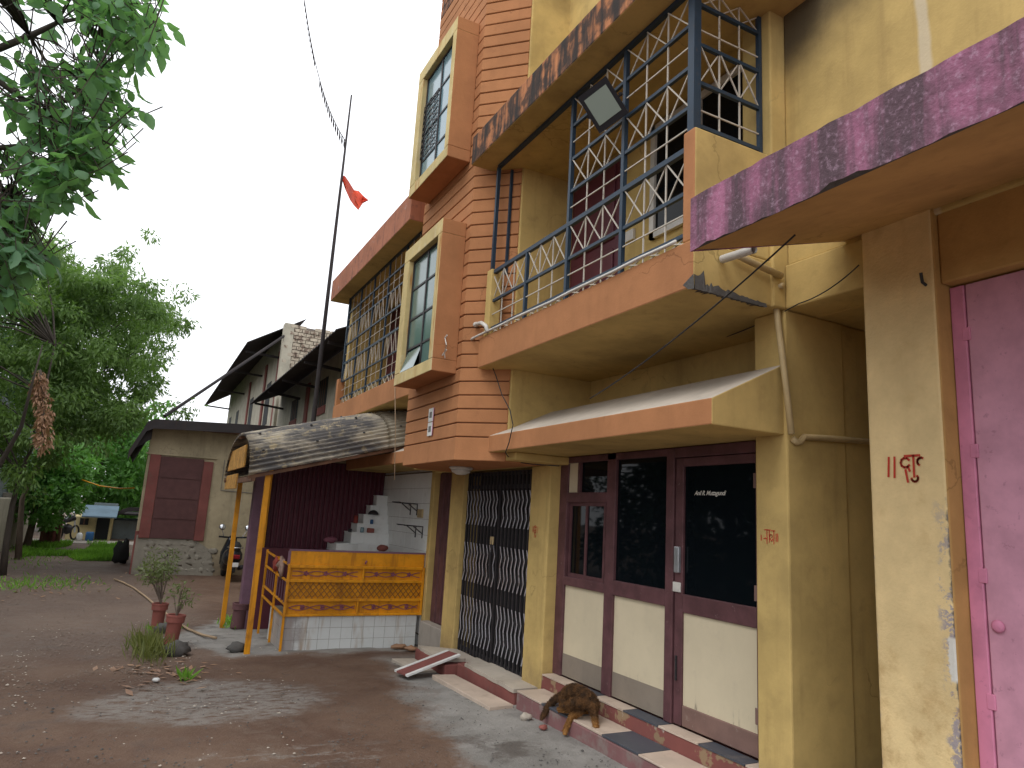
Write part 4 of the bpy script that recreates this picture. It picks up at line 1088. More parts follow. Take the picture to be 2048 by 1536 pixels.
for (a_, c_) in (((658, 752), (638, 815)), ((598, 795), (582, 842))):
    p, q = onx(*a_, SX), onx(*c_, SX)
    f_ = MB().box(SX-.03, SX-.004, p.y, q.y+.15, q.z-.22, q.z-.02).build('red_sill', M['red_wall'], ts)
    w_ = MB().box(SX-.012, SX-.004, p.y, q.y+.15, q.z, p.z).build('window', M['dark'], ts)
    n_ = 4
    for i in range(1, n_):
        yy = p.y+(q.y+.15-p.y)*i/n_; MB().box(SX-.022, SX-.013, yy-.02, yy+.02, q.z, p.z).build('window_bar', M['old_wood'], w_)
for (yy) in (28.0, 33, 38.5, 42): 
    MB().box(SX+.085, SX+.097, yy, yy+1.1, 4.6, 6.3).build('window', M['dark'], ts)
# brick gable between the two roofs
GYB = 25.0
pl = ony(573, 648, GYB); pr = ony(690, 632, GYB)
gw = MB().box(pl.x, pl.x+5, GYB, GYB+.35, 3.0, pl.z-.02).build('brick_gable', M['brick_joint'], ts)
bb = MB(); z_ = 4.8; row = 0
while z_ < pl.z+.0:
    x_ = pl.x+.0-(.14 if row % 2 else 0)
    while x_ < pl.x+3.6:
        if rnd.random() > .03:
            d2 = rnd.uniform(.02, .06)
            bb.box(max(x_, pl.x-.02)+.012, x_+.27, GYB-d2, GYB+.01, z_+.012, z_+.118)
        x_ += .285
    z_ += .13; row += 1
o = bb.build('bricks', M['brick'], gw); o['kind'] = 'stuff'
MB().box(pl.x-.05, pl.x+.28, GYB-.05, GYB+.36, 3.0, pl.z+.04).build('gable_pier', M['shed'], gw, bevel=.02)

# ================================================================== FAR END OF THE LANE
FY = 34.0
fh = thing('small_yellow_house', (-1.8, FY, -.26), 'small yellow house with a blue grey tin roof at the far end of the lane', 'house')
def fq(px, py, Y=FY): return ony(px, py, Y)
x0, x1 = fq(132, 1060).x, fq(222, 1060).x; zt = fq(180, 1034).z
MB().box(x0, x1, FY, FY+4, -.5, zt).build('wall', M['far_yellow'], fh)
a, c = fq(195, 1036), fq(214, 1080)
MB().box(a.x, c.x, FY-.05, FY-.004, c.z, a.z).build('doorway', M['dark'], fh)
a, c = fq(161, 1036), fq(176, 1050)
wi = MB().box(a.x, c.x, FY-.06, FY-.004, c.z, a.z).build('window', M['dark'], fh)
MB().box((a.x+c.x)/2-.02, (a.x+c.x)/2+.02, FY-.075, FY-.061, c.z, a.z).build('window_bar', M['old_wood'], wi)
a, c = fq(155, 1030), fq(226, 1020)
q = MB(); zl, zh = fq(180, 1032, FY-.7).z, fq(180, 1010, FY+.6).z
q.face([(x0+.5, FY-.7, zl), (x1+.15, FY-.7, zl), (x1+.15, FY+.8, zh), (x0+.5, FY+.8, zh)])
q.face([(x0+.5, FY-.7, zl-.05), (x1+.15, FY-.7, zl-.05), (x1+.15, FY+.8, zh-.05), (x0+.5, FY+.8, zh-.05)][::-1])
q.face([(x0+.5, FY-.7, zl-.05), (x1+.15, FY-.7, zl-.05), (x1+.15, FY-.7, zl), (x0+.5, FY-.7, zl)])
q.build('tin_roof', M['far_roof'], fh)
MB().box(x0+.8, x1+.1, FY+.8, FY+1.1, zt, fq(190, 1005, FY+.8).z).build('parapet', M['far_grey'], fh)
gsd = thing('grey_sheet_shed', (-.6, 36, -.26), 'grey sheet metal shed beside the small yellow house', 'shed')
a, c = fq(228, 1040, 35.5), fq(290, 1090, 35.5)
MB().box(a.x, c.x+1, 35.5, 39, -.5, a.z).build('wall', M['far_grey'], gsd)
q = MB(); zr = a.z+.2
q.tube([(a.x-.1, 34.8, zr), (a.x+.5, 34.8, zr+.3), (c.x+1, 34.8, zr+.4)], .12, 4); q.box(a.x-.1, c.x+1, 34.8, 39, zr+.05, zr+.12); q.build('roof', M['tin_dark'], gsd)
# pale lane beyond the grass
MB().prism([(-9, 31.4), (2, 31.4), (2, 33.6), (-9, 33.6)], 'z', -.262, -.252).build('lane', M['concrete'])['kind'] = 'structure'
# boundary wall on the left
bw = thing('boundary_wall', (-3.6, 27, -.26), 'stained concrete boundary wall behind the leaning trees on the left', 'wall')
MB().box(-3.85, -3.62, 20.5, 33, -.5, 1.35).build('wall', M['shed'], bw, bevel=.03)
for yy in (21, 24, 27, 30): MB().box(-3.9, -3.58, yy, yy+.3, -.5, 1.5).build('pier', M['concrete'], bw, bevel=.02)
b = MB().box(-6.5, -3.9, 24, 33, -.5, 4.2); solo(b, 'grey_backdrop_shed', M['far_grey'], (-5, 28, -.26), 'grey shed wall half hidden behind the boundary wall at far left', 'shed')
# old timber stacked under the bush
tp = thing('timber_stack', (-2.9, 30, -.26), 'stack of old reddish timber posts under the green bush', 'timber')
for i in range(9):
    xx = ony(78, 1080, 29.7).x+(ony(114, 1080, 29.7).x-ony(78, 1080, 29.7).x)*i/8; MB().box(xx, xx+.085, 29.6+rnd.uniform(-.1, .2), 29.9, -.35, .85+rnd.uniform(-.25, .2)).build('timber_post', M['red_wall'] if i % 3 == 0 else M['old_wood'], tp)

# ================================================================== PIPES, CABLES, LAMPS ON THE HOUSE
def cable(name, pts, r, mat, label, cat, n=5, smooth=True, group=None):
    return solo(MB().tube(pts, r, n), name, M[mat], tuple(pts[-1]), label, cat, group, smooth=smooth)
def sag(a, b, s, n=14):
    a, b = Vector(a), Vector(b); return [a.lerp(b, i/n)-Vector((0, 0, s*4*(i/n)*(1-i/n))) for i in range(n+1)]
pts = [(2.735, 3.22, 3.40)] + [(2.735-.004*math.sin(i), 3.3+i*.29, 3.398+.004*math.sin(i*2.1)) for i in range(10)] + [(2.72, 6.17, 3.39), (2.70, 6.24, 3.37), (2.73, 6.26, 3.40)]
cable('white_pipe', pts, .012, 'pvc', 'thin white pipe lying along the front edge of the near balcony slab', 'pipe', 8)
e = [onx(x_, y_, 2.73) for x_, y_ in ((975, 664), (972, 652), (963, 646), (952, 649))]
b = MB().tube(e, .021, 8); b.tube([e[-1]+Vector((.004, -.012, 0)), e[-1]+Vector((-.004, .02, 0))], .026, 8)
solo(b, 'pipe_elbow', M['pvc'], tuple(e[0]), 'short white pipe elbow at the balcony end beside the ribbed tower', 'pipe', smooth=True)
b = MB(); a_ = Vector((2.97, 3.06, 3.285)); c_ = Vector((2.965, 2.80, 3.265))
b.tube([a_, c_], .026, 12, cap=False); b.tube([c_, a_], .021, 12, cap=False)
solo(b, 'drain_spout', M['pvc'], tuple(a_), 'short white drain spout sticking out of the balcony side', 'pipe', smooth=True)
p = [ony(x_, y_, 3.035) for x_, y_ in ((1470, 508), (1500, 523), (1563, 552))]
cable('drain_pipe', p, .022, 'pvc_yellow', 'yellowed pipe sloping along the balcony slab end', 'pipe', 8)
p = [onx(x_, y_, 3.462) for x_, y_ in ((1566, 571), (1556, 574), (1551, 584), (1553, 620), (1568, 740), (1583, 868))]
cable('down_pipe', p, .021, 'pvc_yellow', 'yellowed upright pipe on the pillar face beside the canopy end', 'pipe', 8)
p = [ony(x_, y_, 3.03) for x_, y_ in ((1586, 878), (1594, 885), (1601, 883), (1608, 874), (1660, 877), (1745, 884), (1830, 890))]
cable('waste_pipe', p, .021, 'pvc_yellow', 'level pipe with a hooked end on the dark passage wall', 'pipe', 8)
A, B = onx(1590, 470, 2.60), onx(1180, 797, 2.96)
cable('hanging_wire', sag(A, B, .05), .005, 'wire', 'longer black wire hanging from the pink canopy to the shop wall', 'wire')
A, B, C = onx(1718, 530, 3.48), onx(1598, 607, 3.46), onx(1380, 692, 3.9)
cable('hanging_wire', sag(A, B, .03)+sag(B, C, .04)[1:], .004, 'wire', 'thin black wire from the right pillar past the yellow pipe', 'wire')
p = [onx(x_, y_, 2.87) for x_, y_ in ((958, 585), (957, 615), (962, 650), (975, 710), (992, 752), (1004, 790), (1020, 820), (1026, 850), (1018, 885), (1011, 905))]
p += [onx(x_, y_, 3.2) for x_, y_ in ((1022, 922), (1060, 928), (1118, 932))]
cable('loose_cable', p, .005, 'wire', 'loose black cable drooping down the near side of the ribbed tower', 'cable')
p = [onx(790, 775, 2.74), onx(791, 860, 2.74), onx(789, 960, 2.74)]
cable('dangling_cord', p, .006, 'hose', 'pale cord dangling below the far balcony in front of the stall', 'cord')
p = [onx(890, 676, 2.5), onx(893, 690, 2.44), onx(889, 705, 2.48), onx(890, 716, 2.5)]
b = MB().tube(p, .006, 5); 
for q in (p[0], p[2]): b.tube([q+Vector((0, -.05, .02)), q+Vector((0, .05, -.02))], .008, 4)
solo(b, 'white_clip_cord', M['pvc'], tuple(p[0]), 'short white cord with clips on the orange side of the lower window box', 'cord')
b = MB(); c = Vector((3.12, 7.25, 2.165))
b.lathe(c, [(.13, 0), (.135, -.015), (.12, -.03)], 18); b.lathe(c+Vector((0, 0, -.03)), [(.115, 0), (.10, -.03), (.05, -.055), (.01, -.06)], 18)
solo(b, 'ceiling_lamp', M['pvc'], tuple(c), 'round white ceiling lamp under the ribbed tower by the gate', 'lamp', smooth=True)
po = thing('poster', (2.64, 7.1, 2.6), 'pair of small printed paper slips pasted on the ribbed tower', 'poster')
for (za, zb) in ((2.61, 2.755), (2.455, 2.60)):
    s_ = MB().box(2.639, 2.6435, 6.99, 7.13, za, zb).build('paper_slip', M['white'], po)
    MB().box(2.6375, 2.6388, 7.03, 7.10, za+.04, zb-.04).build('printed_figure', M['grey_wire'], s_)
    MB().box(2.6375, 2.6388, 6.975, 6.99, za, zb).build('mauve_edge', M['pink_frame'], s_)
# floodlight hung in front of the grille
FL = Vector((2.60, 3.88, 4.65))
fl = thing('floodlight', tuple(FL), 'square dark floodlight with greenish glass fixed to the balcony grille', 'lamp')
nd = Vector((-.60, -.62, -.50)).normalized(); ux = Vector((0, 0, 1)).cross(nd).normalized(); uy = nd.cross(ux).normalized()
ra = math.radians(30)-math.atan2(ux.dot(Uv), ux.dot(Rv)); cr, sr = math.cos(ra), math.sin(ra); ux, uy = ux*cr+uy*sr, uy*cr-ux*sr
def flp(u, v, d): return FL+ux*u*.86+uy*v*.92+nd*d
def frust(b, w0, h0, d0, w1, h1, d1):
    P = [flp(sx*w0, sy*h0, d0) for sx, sy in ((-1, -1), (1, -1), (1, 1), (-1, 1))]; Q = [flp(sx*w1, sy*h1, d1) for sx, sy in ((-1, -1), (1, -1), (1, 1), (-1, 1))]
    for i in range(4): b.face([P[i], P[(i+1) % 4], Q[(i+1) % 4], Q[i]])
    b.face(P[::-1]); b.face(Q)
b = MB(); frust(b, .10, .11, -.09, .135, .155, 0); frust(b, .145, .165, 0.0005, .145, .165, .03); b.build('housing', M['scoot'], fl, bevel=.006)
b = MB(); frust(b, .11, .115, .0305, .11, .115, .034); b.build('glass', M['lamp_glass'], fl)
b = MB(); b.tube([flp(-.16, 0, -.02), flp(-.17, 0, -.13), flp(.17, 0, -.13), flp(.16, 0, -.02)], .012, 4); b.tube([flp(0, 0, -.13), (2.80, 3.90, 4.75)], .014, 4); b.build('bracket', M['gate'], fl)
for i in range(6):
    b = MB(); v = -.09+.036*i; b.face([flp(-.09, v, -.09), flp(.09, v, -.09), flp(.09, v, -.13), flp(-.09, v, -.13)]); b.face([flp(-.09, v+.006, -.09), flp(.09, v+.006, -.09), flp(.09, v+.006, -.13), flp(-.09, v+.006, -.13)][::-1]); b.build('cooling_fin', M['scoot'], fl)
# flagpole, flag and string of leaves
PX = 2.6
pb, pm, pt = onx(625, 855, PX), onx(664, 520, PX), onx(703, 190, PX)
base = Vector((PX, 13.1, -.26))
fpole = thing('flagpole', tuple(base), 'tall thin iron flagpole rising beside the far balcony', 'pole')
MB().tube([base, pb, pm, pt], [.05, .045, .034, .016], 8).build('pole', M['tin_dark'], fpole, smooth=True)
b = MB(); f0 = onx(686, 350, PX)
gp_ = []
outl = [((681, 350), (690, 352)), ((690, 378), (697, 362)), ((700, 400), (708, 380)), ((707, 410), (718, 382)), ((716, 420), (727, 392)), ((722, 408), (737, 400))]
for k, ((xa, ya), (xb, yb)) in enumerate(outl):
    row = []
    for i in range(6):
        t = i/5; q = onx(xa+(xb-xa)*t, ya+(yb-ya)*t, PX+.12*math.sin(k*1.3+t*2.5)); row.append(q)
    gp_.append(row)
for k in range(5):
    for i in range(5):
        q = [gp_[k][i], gp_[k][i+1], gp_[k+1][i+1], gp_[k+1][i]]; b.face(q); b.face([v+Vector((.006, .006, 0)) for v in q][::-1])
solo(b, 'flag', M['red_cloth'], tuple(f0), 'ragged saffron flag fluttering on the tall flagpole', 'flag', smooth=True)
tip = onx(693, 285, PX); far = onx(606, -25, 2.0)
pth = sag(far, tip, .6, 30)
b = MB().tube(pth, .009, 4)
for i in range(2, 30):
    if 12 < i < 16: continue
    q = pth[i]; b.tube([q, q+Vector((.02, .02, -.12)), q+Vector((.03, .03, -.2))], [.006, .022, .002], 4)
solo(b, 'leaf_string', M['tin_dark'], tuple(tip), 'string of dried leaves running up from the flagpole', 'garland')
p = [ony(140, 940, 30), ony(165, 960, 28), ony(200, 972, 26), ony(240, 977, 24), ony(268, 976, 21.5)]
cable('slack_cable', p, .02, 'gloss_yellow', 'slack yellow cable from the hut corner into the green bush', 'cable')

# ================================================================== YARD OBJECTS
def pot(name, base, top, rb, rt, label, mat='terracotta', dy=0):
    base, top = Vector(base), Vector(top); ax_ = (top-base); h = ax_.length; ax_.normalize()
    xd = ax_.cross(Vector((0, 1, 0))).normalized()
    t = thing(name, tuple(base), label, 'pot')
    b = MB().lathe(base, [(rb*.98, 0), (rb, .01), (rb, .05), (rb, .08), (rt, h-.10), (rt*1.02, h-.095)], 20, axis=ax_, xd=xd); b.build('body', M[mat], t, smooth=True)
    b = MB().lathe(base, [(rt*1.0, h-.098), (rt*1.24, h-.092), (rt*1.27, h-.03), (rt*1.32, h-.025), (rt*1.32, h), (rt*1.1, h), (rt*1.05, h-.05)], 20, axis=ax_, xd=xd); b.build('rim', M[mat], t, bevel=.004)
    b = MB().lathe(base, [(rt*1.04, h-.06), (.01, h-.05)], 12, axis=ax_, xd=xd); b.build('soil', M['ground'], t)
    return t
def leaf_arrays(C, D, ln, wd, rs):
    n = len(C)
    D = D/np.linalg.norm(D, axis=1, keepdims=True)
    S = np.cross(D, rs.normal(size=(n, 3))); S /= np.linalg.norm(S, axis=1, keepdims=True)+1e-9
    k = rs.uniform(.7, 1.25, (n, 1)); l = ln*k; w_ = wd*k
    V = np.stack([C, C+D*l*.42+S*w_*.5, C+D*l, C+D*l*.42-S*w_*.5], 1).reshape(-1, 3)
    return V
def quad_mesh(name, V, mat, org):
    me = bpy.data.meshes.new(name); n = len(V)//4
    me.vertices.add(len(V)); me.vertices.foreach_set('co', (V-np.array(org)).astype(np.float32).ravel())
    me.loops.add(len(V)); me.loops.foreach_set('vertex_index', np.arange(len(V), dtype=np.int32))
    me.polygons.add(n); me.polygons.foreach_set('loop_start', np.arange(0, len(V), 4, dtype=np.int32)); me.polygons.foreach_set('loop_total', np.full(n, 4, dtype=np.int32))
    me.materials.append(mat); me.update(calc_edges=True); me.validate()
    o = bpy.data.objects.new(name, me); COL.objects.link(o); return o
def foliage(name, clumps, ln, wd, mat, parent, seed=0, droop=.5, sub=None):
    rs = np.random.RandomState(seed); Vs = []
    for (c, r, n) in clumps:
        c = np.array(c); rr = np.array(r if isinstance(r, (tuple, list)) else (r, r, r))
        U = rs.normal(size=(n, 3)); U /= np.linalg.norm(U, axis=1, keepdims=True); q = U*rs.uniform(.15, 1, (n, 1))**.6
        C = c+q*rr; D = U*.7+rs.normal(size=(n, 3))*.6+np.array([0, 0, -droop])
        Vs.append(leaf_arrays(C, D, ln, wd, rs))
    org = ORG[parent.name] if parent else (0, 0, 0)
    o = quad_mesh(name, np.concatenate(Vs), mat, org)
    if parent: o.parent = parent
    o['kind'] = 'stuff'
    return o
p1b = gnd(341, 1288); P1 = pot('tall_flower_pot', p1b, ony(353, 1229, p1b.y), .083, .088, 'nearer leaning red flower pot with few leaves, dark stone at its foot')
p2b = gnd(313, 1258); P2 = pot('tall_flower_pot', p2b, ony(321, 1206, p2b.y), .08, .085, 'farther red flower pot holding the tall bushy plant')
p3b = gnd(474, 1256); P3 = pot('tall_flower_pot', p3b, ony(483, 1206, p3b.y), .10, .095, 'dull purple brown pot beside the faded purple stall post', 'pot_dull')
for k in (P1, P2, P3): k['group'] = 'tall pots in the yard'
def potplant(name, px, Y, top, base, label, n, spread, leaves, seed):
    t = thing(name, tuple(base), label, 'plant'); rr = random.Random(seed); cl = []; b = MB()
    for i in range(n):
        tx = rr.uniform(*spread); ty = rr.uniform(*top); e = ony(tx, ty, Y+rr.uniform(-.25, .25)); m_ = Vector(base).lerp(e, .55)+Vector((0, 0, .08))
        b.tube([base, m_, e], [.010, .007, .003], 4)
        for s_ in (.55, .75, .9, 1.0): cl.append((tuple(m_.lerp(e, (s_-.5)*2)), .10, leaves))
    b.build('stem', M['bark'], t); foliage('foliage', cl, .065, .018, M['leaf_pot'], t, seed, .1)
potplant('pot_plant', 320, p2b.y, (1100, 1150), ony(322, 1208, p2b.y), 'tall thin shrub with small olive leaves growing from the farther red pot', 15, (283, 358), 13, 3)
potplant('pot_plant', 350, p1b.y, (1170, 1205), ony(353, 1231, p1b.y), 'sparse young shrub in the nearer leaning red pot', 6, (340, 388), 6, 5)
def stone(px, py, r, label, seed, mat='stone'):
    q = gnd(px, py); b = MB().blob(q+Vector((0, 0, r*.35)), (r, r*.8, r*.62), seed, 12, .3)
    return solo(b, 'stone', M[mat], tuple(q), label, 'stone', 'loose stones in the yard', smooth=True)
stone(350, 1308, .15, 'large dark stone at the foot of the nearer red pot', 1)
stone(328, 1264, .13, 'dark stone half buried between the two red pots', 2)
stone(472, 1302, .11, 'grey stone on the cement beside the front yellow post', 3)
stone(1052, 1438, .05, 'small pale stone near the end of the red doorstep', 4, 'slab')
stone(1086, 1458, .035, 'small reddish pebble on the cement in front of the dog', 5, 'terracotta')
p = [gnd(x_, y_)+Vector((0, 0, .02)) for x_, y_ in ((228, 1160), (245, 1166), (268, 1178), (292, 1196), (312, 1214), (335, 1232), (358, 1250), (378, 1262), (405, 1273), (432, 1279))]
cable('hose_pipe', p, .017, 'hose', 'sun bleached hose lying across the yard past the pots', 'hose', 7)
q = gnd(312, 1364); b = MB().blob(q+Vector((0, 0, .02)), (.035, .03, .02), 4, 8, .2); solo(b, 'white_cup', M['white'], tuple(q), 'crushed white paper cup on the dirt below the grass tuft', 'litter', smooth=True)
for (x_, y_, lab) in ((822, 1302, 'curled orange brown dry leaf nearest the gate doorstep'), (800, 1298, 'dry brown leaf beside the tiled stall base')):
    q = gnd(x_, y_); b = MB().blob(q+Vector((0, 0, .03)), (.10, .06, .03), x_, 9, .6); solo(b, 'dry_leaf', M['leaf_dry'], tuple(q), lab, 'leaf', smooth=True)

# scooter seen from behind
sq = gnd(456, 1158); sy = 18.6; sq = Vector((ony(456, 1150, sy).x, sy, -.26))
st = thing('scooter', tuple(sq), 'black scooter parked tail first against the hut wall', 'scooter')
def SP(x, y, z): return (sq.x+x+z*.10, sq.y+y, sq.z+z)
b = MB()
def wheel(y):
    w_ = MB(); 
    c = Vector(SP(0, y, .26)); ad = Vector((1, 0, -.1)).normalized(); xd = Vector((0, 1, 0))
    w_.lathe(c-ad*.05, [(.16, 0), (.24, .0), (.26, .03), (.26, .07), (.24, .10), (.16, .10)], 20, axis=ad, xd=xd)
    o = w_.build('wheel', M['rubber'], st, smooth=True)
    r_ = MB().lathe(c-ad*.04, [(.02, 0), (.16, .0), (.16, .08), (.02, .08)], 14, axis=ad, xd=xd); r_.build('rim', M['steel'], o)
wheel(0); wheel(1.2)
b = MB().tube([SP(0, -.28, .62), SP(0, -.15, .60), SP(0, .15, .55), SP(0, .45, .50), SP(0, .6, .34), SP(0, .9, .30)], [.10, .20, .23, .20, .17, .16], 12); b.build('body', M['scoot'], st, smooth=True)
b = MB().tube([SP(0, 1.0, .3), SP(0, .98, .6), SP(0, .92, .9), SP(0, .86, .98)], [.17, .2, .13, .10], 10); b.build('front_shield', M['scoot'], st, smooth=True)
b = MB().tube([SP(0, -.27, .76), SP(0, .0, .80), SP(0, .35, .78)], [.10, .15, .12], 10); b.build('seat', M['rubber'], st, smooth=True)
b = MB().tube([SP(-.17, -.05, .80), SP(-.15, -.32, .80), SP(.15, -.32, .80), SP(.17, -.05, .80)], .014, 6); b.build('grab_rail', M['chrome'], st, smooth=True)
b = MB().box(*[c for p_ in ((sq.x-.12+.06, sq.x+.12+.06), (sq.y-.36, sq.y-.30), (sq.z+.54, sq.z+.64)) for c in p_]); b.build('tail_lamp', M['tail_red'], st, bevel=.02)
b = MB().box(sq.x-.12+.04, sq.x+.12+.04, sq.y-.37, sq.y-.36, sq.z+.36, sq.z+.46); b.build('number_plate', M['white'], st)
b = MB().box(sq.x-.09+.02, sq.x+.09+.02, sq.y-.35, sq.y-.28, sq.z+.22, sq.z+.38); b.build('mud_flap', M['rubber'], st, bevel=.02)
b = MB().tube([SP(-.34, .84, 1.0), SP(0, .88, .98), SP(.34, .84, 1.0)], .022, 6); b.build('handlebar', M['scoot'], st)
for s_ in (-1, 1):
    m_ = MB().tube([SP(s_*.22, .86, 1.0), SP(s_*.30, .84, 1.18)], .01, 5).build('mirror_stalk', M['chrome'], st)
    MB().lathe(SP(s_*.31, .82, 1.24), [(.075, 0), (.08, .012), (.05, .03)], 14, axis=Vector((0, -1, .2)).normalized(), xd=Vector((1, 0, 0))).build('mirror', M['chrome'], m_, smooth=True)
MB().tube([SP(.2, .0, .3), SP(.22, -.3, .36)], .05, 8).build('silencer', M['gate'], st, smooth=True)
# things by the far house
mq = ony(128, 1086, 32.8); mq.x += .02; mb_ = thing('motorbike', (mq.x, 32.8, -.26), 'dark motorbike parked in front of the small yellow house', 'motorbike')
for dx, dy in ((-.22, -.5), (.24, .5)):
    MB().tube([(mq.x+dx+.12*math.cos(a*.4189), 32.8+dy+.24*math.cos(a*.4189), .05+.27*math.sin(a*.4189)) for a in range(16)], .035, 6).build('wheel', M['rubber'], mb_)
MB().tube([(mq.x-.28, 32.2, .5), (mq.x-.1, 32.6, .52), (mq.x+.05, 32.9, .62), (mq.x+.17, 33.15, .58)], [.06, .10, .16, .08], 8).build('tank_and_seat', M['scoot'], mb_, smooth=True)
MB().blob((mq.x, 32.8, .2), (.22, .14, .2), 2, 8, .2).build('engine', M['gate'], mb_)
MB().tube([(mq.x+.24, 33.3, .05), (mq.x+.17, 33.15, .7), (mq.x+.12, 33.0, .85)], .03, 5).build('fork', M['steel'], mb_)
q = ony(178, 1080, 33.2); b = MB().lathe((q.x, 33.2, -.26), [(.13, 0), (.15, .05), (.15, .32), (.12, .36)], 14); solo(b, 'blue_drum', M['blue_drum'], (q.x, 33.2, -.26), 'blue plastic drum beside the doorway of the small yellow house', 'drum', smooth=True)
q = ony(158, 1080, 33.2); b = MB().lathe((q.x, 33.2, -.26), [(.09, 0), (.11, .05), (.11, .25), (.06, .31)], 12); solo(b, 'white_can', M['white'], (q.x, 33.2, -.26), 'white plastic can under the window of the small yellow house', 'can', smooth=True)
q = ony(242, 1120, 23.0); b = MB().blob((q.x, 23, .06), (.19, .19, .36), 6, 16, .45); solo(b, 'black_sack', M['rubber'], (q.x, 23, -.26), 'bulging black sack standing at the hut corner', 'sack', smooth=True)

# ================================================================== DOG
def limb(b, pts):
    b.tube([p for p, r in pts], [r for p, r in pts], 10)
    for p, r in pts: b.blob(p, r*1.0, 1, 10, 0)
b = MB()
limb(b, [((3.345, 5.20, .235), .062), ((3.335, 5.10, .275), .064), ((3.325, 4.98, .285), .061), ((3.325, 4.87, .268), .065), ((3.325, 4.81, .240), .052)])   # trunk
limb(b, [((3.31, 4.84, .250), .048), ((3.255, 4.88, .250), .043), ((3.220, 4.95, .228), .042)])                                   # neck bent round
limb(b, [((3.218, 4.965, .208), .045), ((3.205, 5.02, .185), .036), ((3.197, 5.07, .160), .022), ((3.196, 5.095, .151), .018)])   # head and muzzle
limb(b, [((3.315, 4.80, .225), .036), ((3.305, 4.755, .180), .024), ((3.29, 4.72, .145), .019), ((3.272, 4.69, .136), .021)])      # front leg on the step
limb(b, [((3.275, 4.885, .205), .034), ((3.215, 4.94, .135), .024), ((3.188, 4.965, .06), .019), ((3.178, 4.965, .022), .022), ((3.162, 4.945, .017), .018)])   # front leg down on the road
limb(b, [((3.385, 5.17, .18), .050), ((3.405, 5.08, .155), .032), ((3.40, 5.02, .142), .020)])
limb(b, [((3.305, 5.20, .19), .050), ((3.275, 5.12, .165), .032), ((3.262, 5.17, .145), .020), ((3.240, 5.12, .138), .019)])        # folded hind leg
limb(b, [((3.33, 5.26, .215), .034), ((3.265, 5.30, .165), .028), ((3.205, 5.305, .10), .026), ((3.165, 5.30, .045), .018), ((3.14, 5.28, .022), .009)])    # tail
for k in range(3): limb(b, [((3.165+.011*k-.010, 4.955-.003*k, .014), .009), ((3.158+.011*k-.010, 4.938-.003*k, .011), .009)])
for k in range(3): limb(b, [((3.272+.012*k-.012, 4.685, .131), .009), ((3.266+.012*k-.012, 4.668, .130), .008)])
for e in ((3.255, 4.955, .250), (3.205, 4.925, .243)): limb(b, [(e, .018), ((e[0]-.012, e[1]-.028, e[2]+.004), .014), ((e[0]-.022, e[1]-.04, e[2]-.025), .006)])
dog = thing('dog', (3.3, 4.97, .0), 'brown and tan dog hunched on the tiled step, one leg on the road', 'dog')
bo = b.build('body', M['dog'], dog)
rm = bo.modifiers.new('remesh', 'REMESH'); rm.mode = 'VOXEL'; rm.voxel_size = .0065
sm_ = bo.modifiers.new('smooth', 'SMOOTH'); sm_.iterations = 5; sm_.factor = .5
dg = bpy.context.evaluated_depsgraph_get(); dm = bpy.data.meshes.new_from_object(bo.evaluated_get(dg)); bo.modifiers.clear(); bo.data = dm
# short coat: ripple the surface a little along the fur
for v in dm.vertices:
    w_ = v.co; n_ = noise.noise(Vector((w_.x*60, w_.y*60, w_.z*22)))*.0035+noise.noise(Vector((w_.x*18, w_.y*18, w_.z*18)))*.004; v.co = w_+v.normal*n_
dm.polygons.foreach_set('use_smooth', [True]*len(dm.polygons))
rs = np.random.RandomState(5); pv = []; pd = []
for pl in dm.polygons:
    for k_ in range(1):
        c = pl.center+Vector(ORG[dog.name]); nn_ = pl.normal
        if c.z < .03: continue
        flow = Vector((-.1, .6, -.55)) if c.z > .14 else Vector((0, .05, -1)); flow = (flow-nn_*flow.dot(nn_))
        pv.append(tuple(c)); pd.append(tuple(flow+nn_*.38+Vector(rs.normal(size=3)*.22)))
V_ = leaf_arrays(np.array(pv), np.array(pd), .017, .0035, rs)
co_ = quad_mesh('coat', V_, M['dog'], ORG[dog.name]); co_.parent = dog; co_['kind'] = 'stuff'
MB().blob((3.194, 5.112, .149), .012, 1, 8, 0).build('nose', M['dog_dark'], dog, smooth=True)
for c in ((3.176, 4.995, .205), (3.232, 5.02, .212)): MB().blob(c, .007, 1, 8, 0).build('eye', M['dog_dark'], dog, smooth=True)

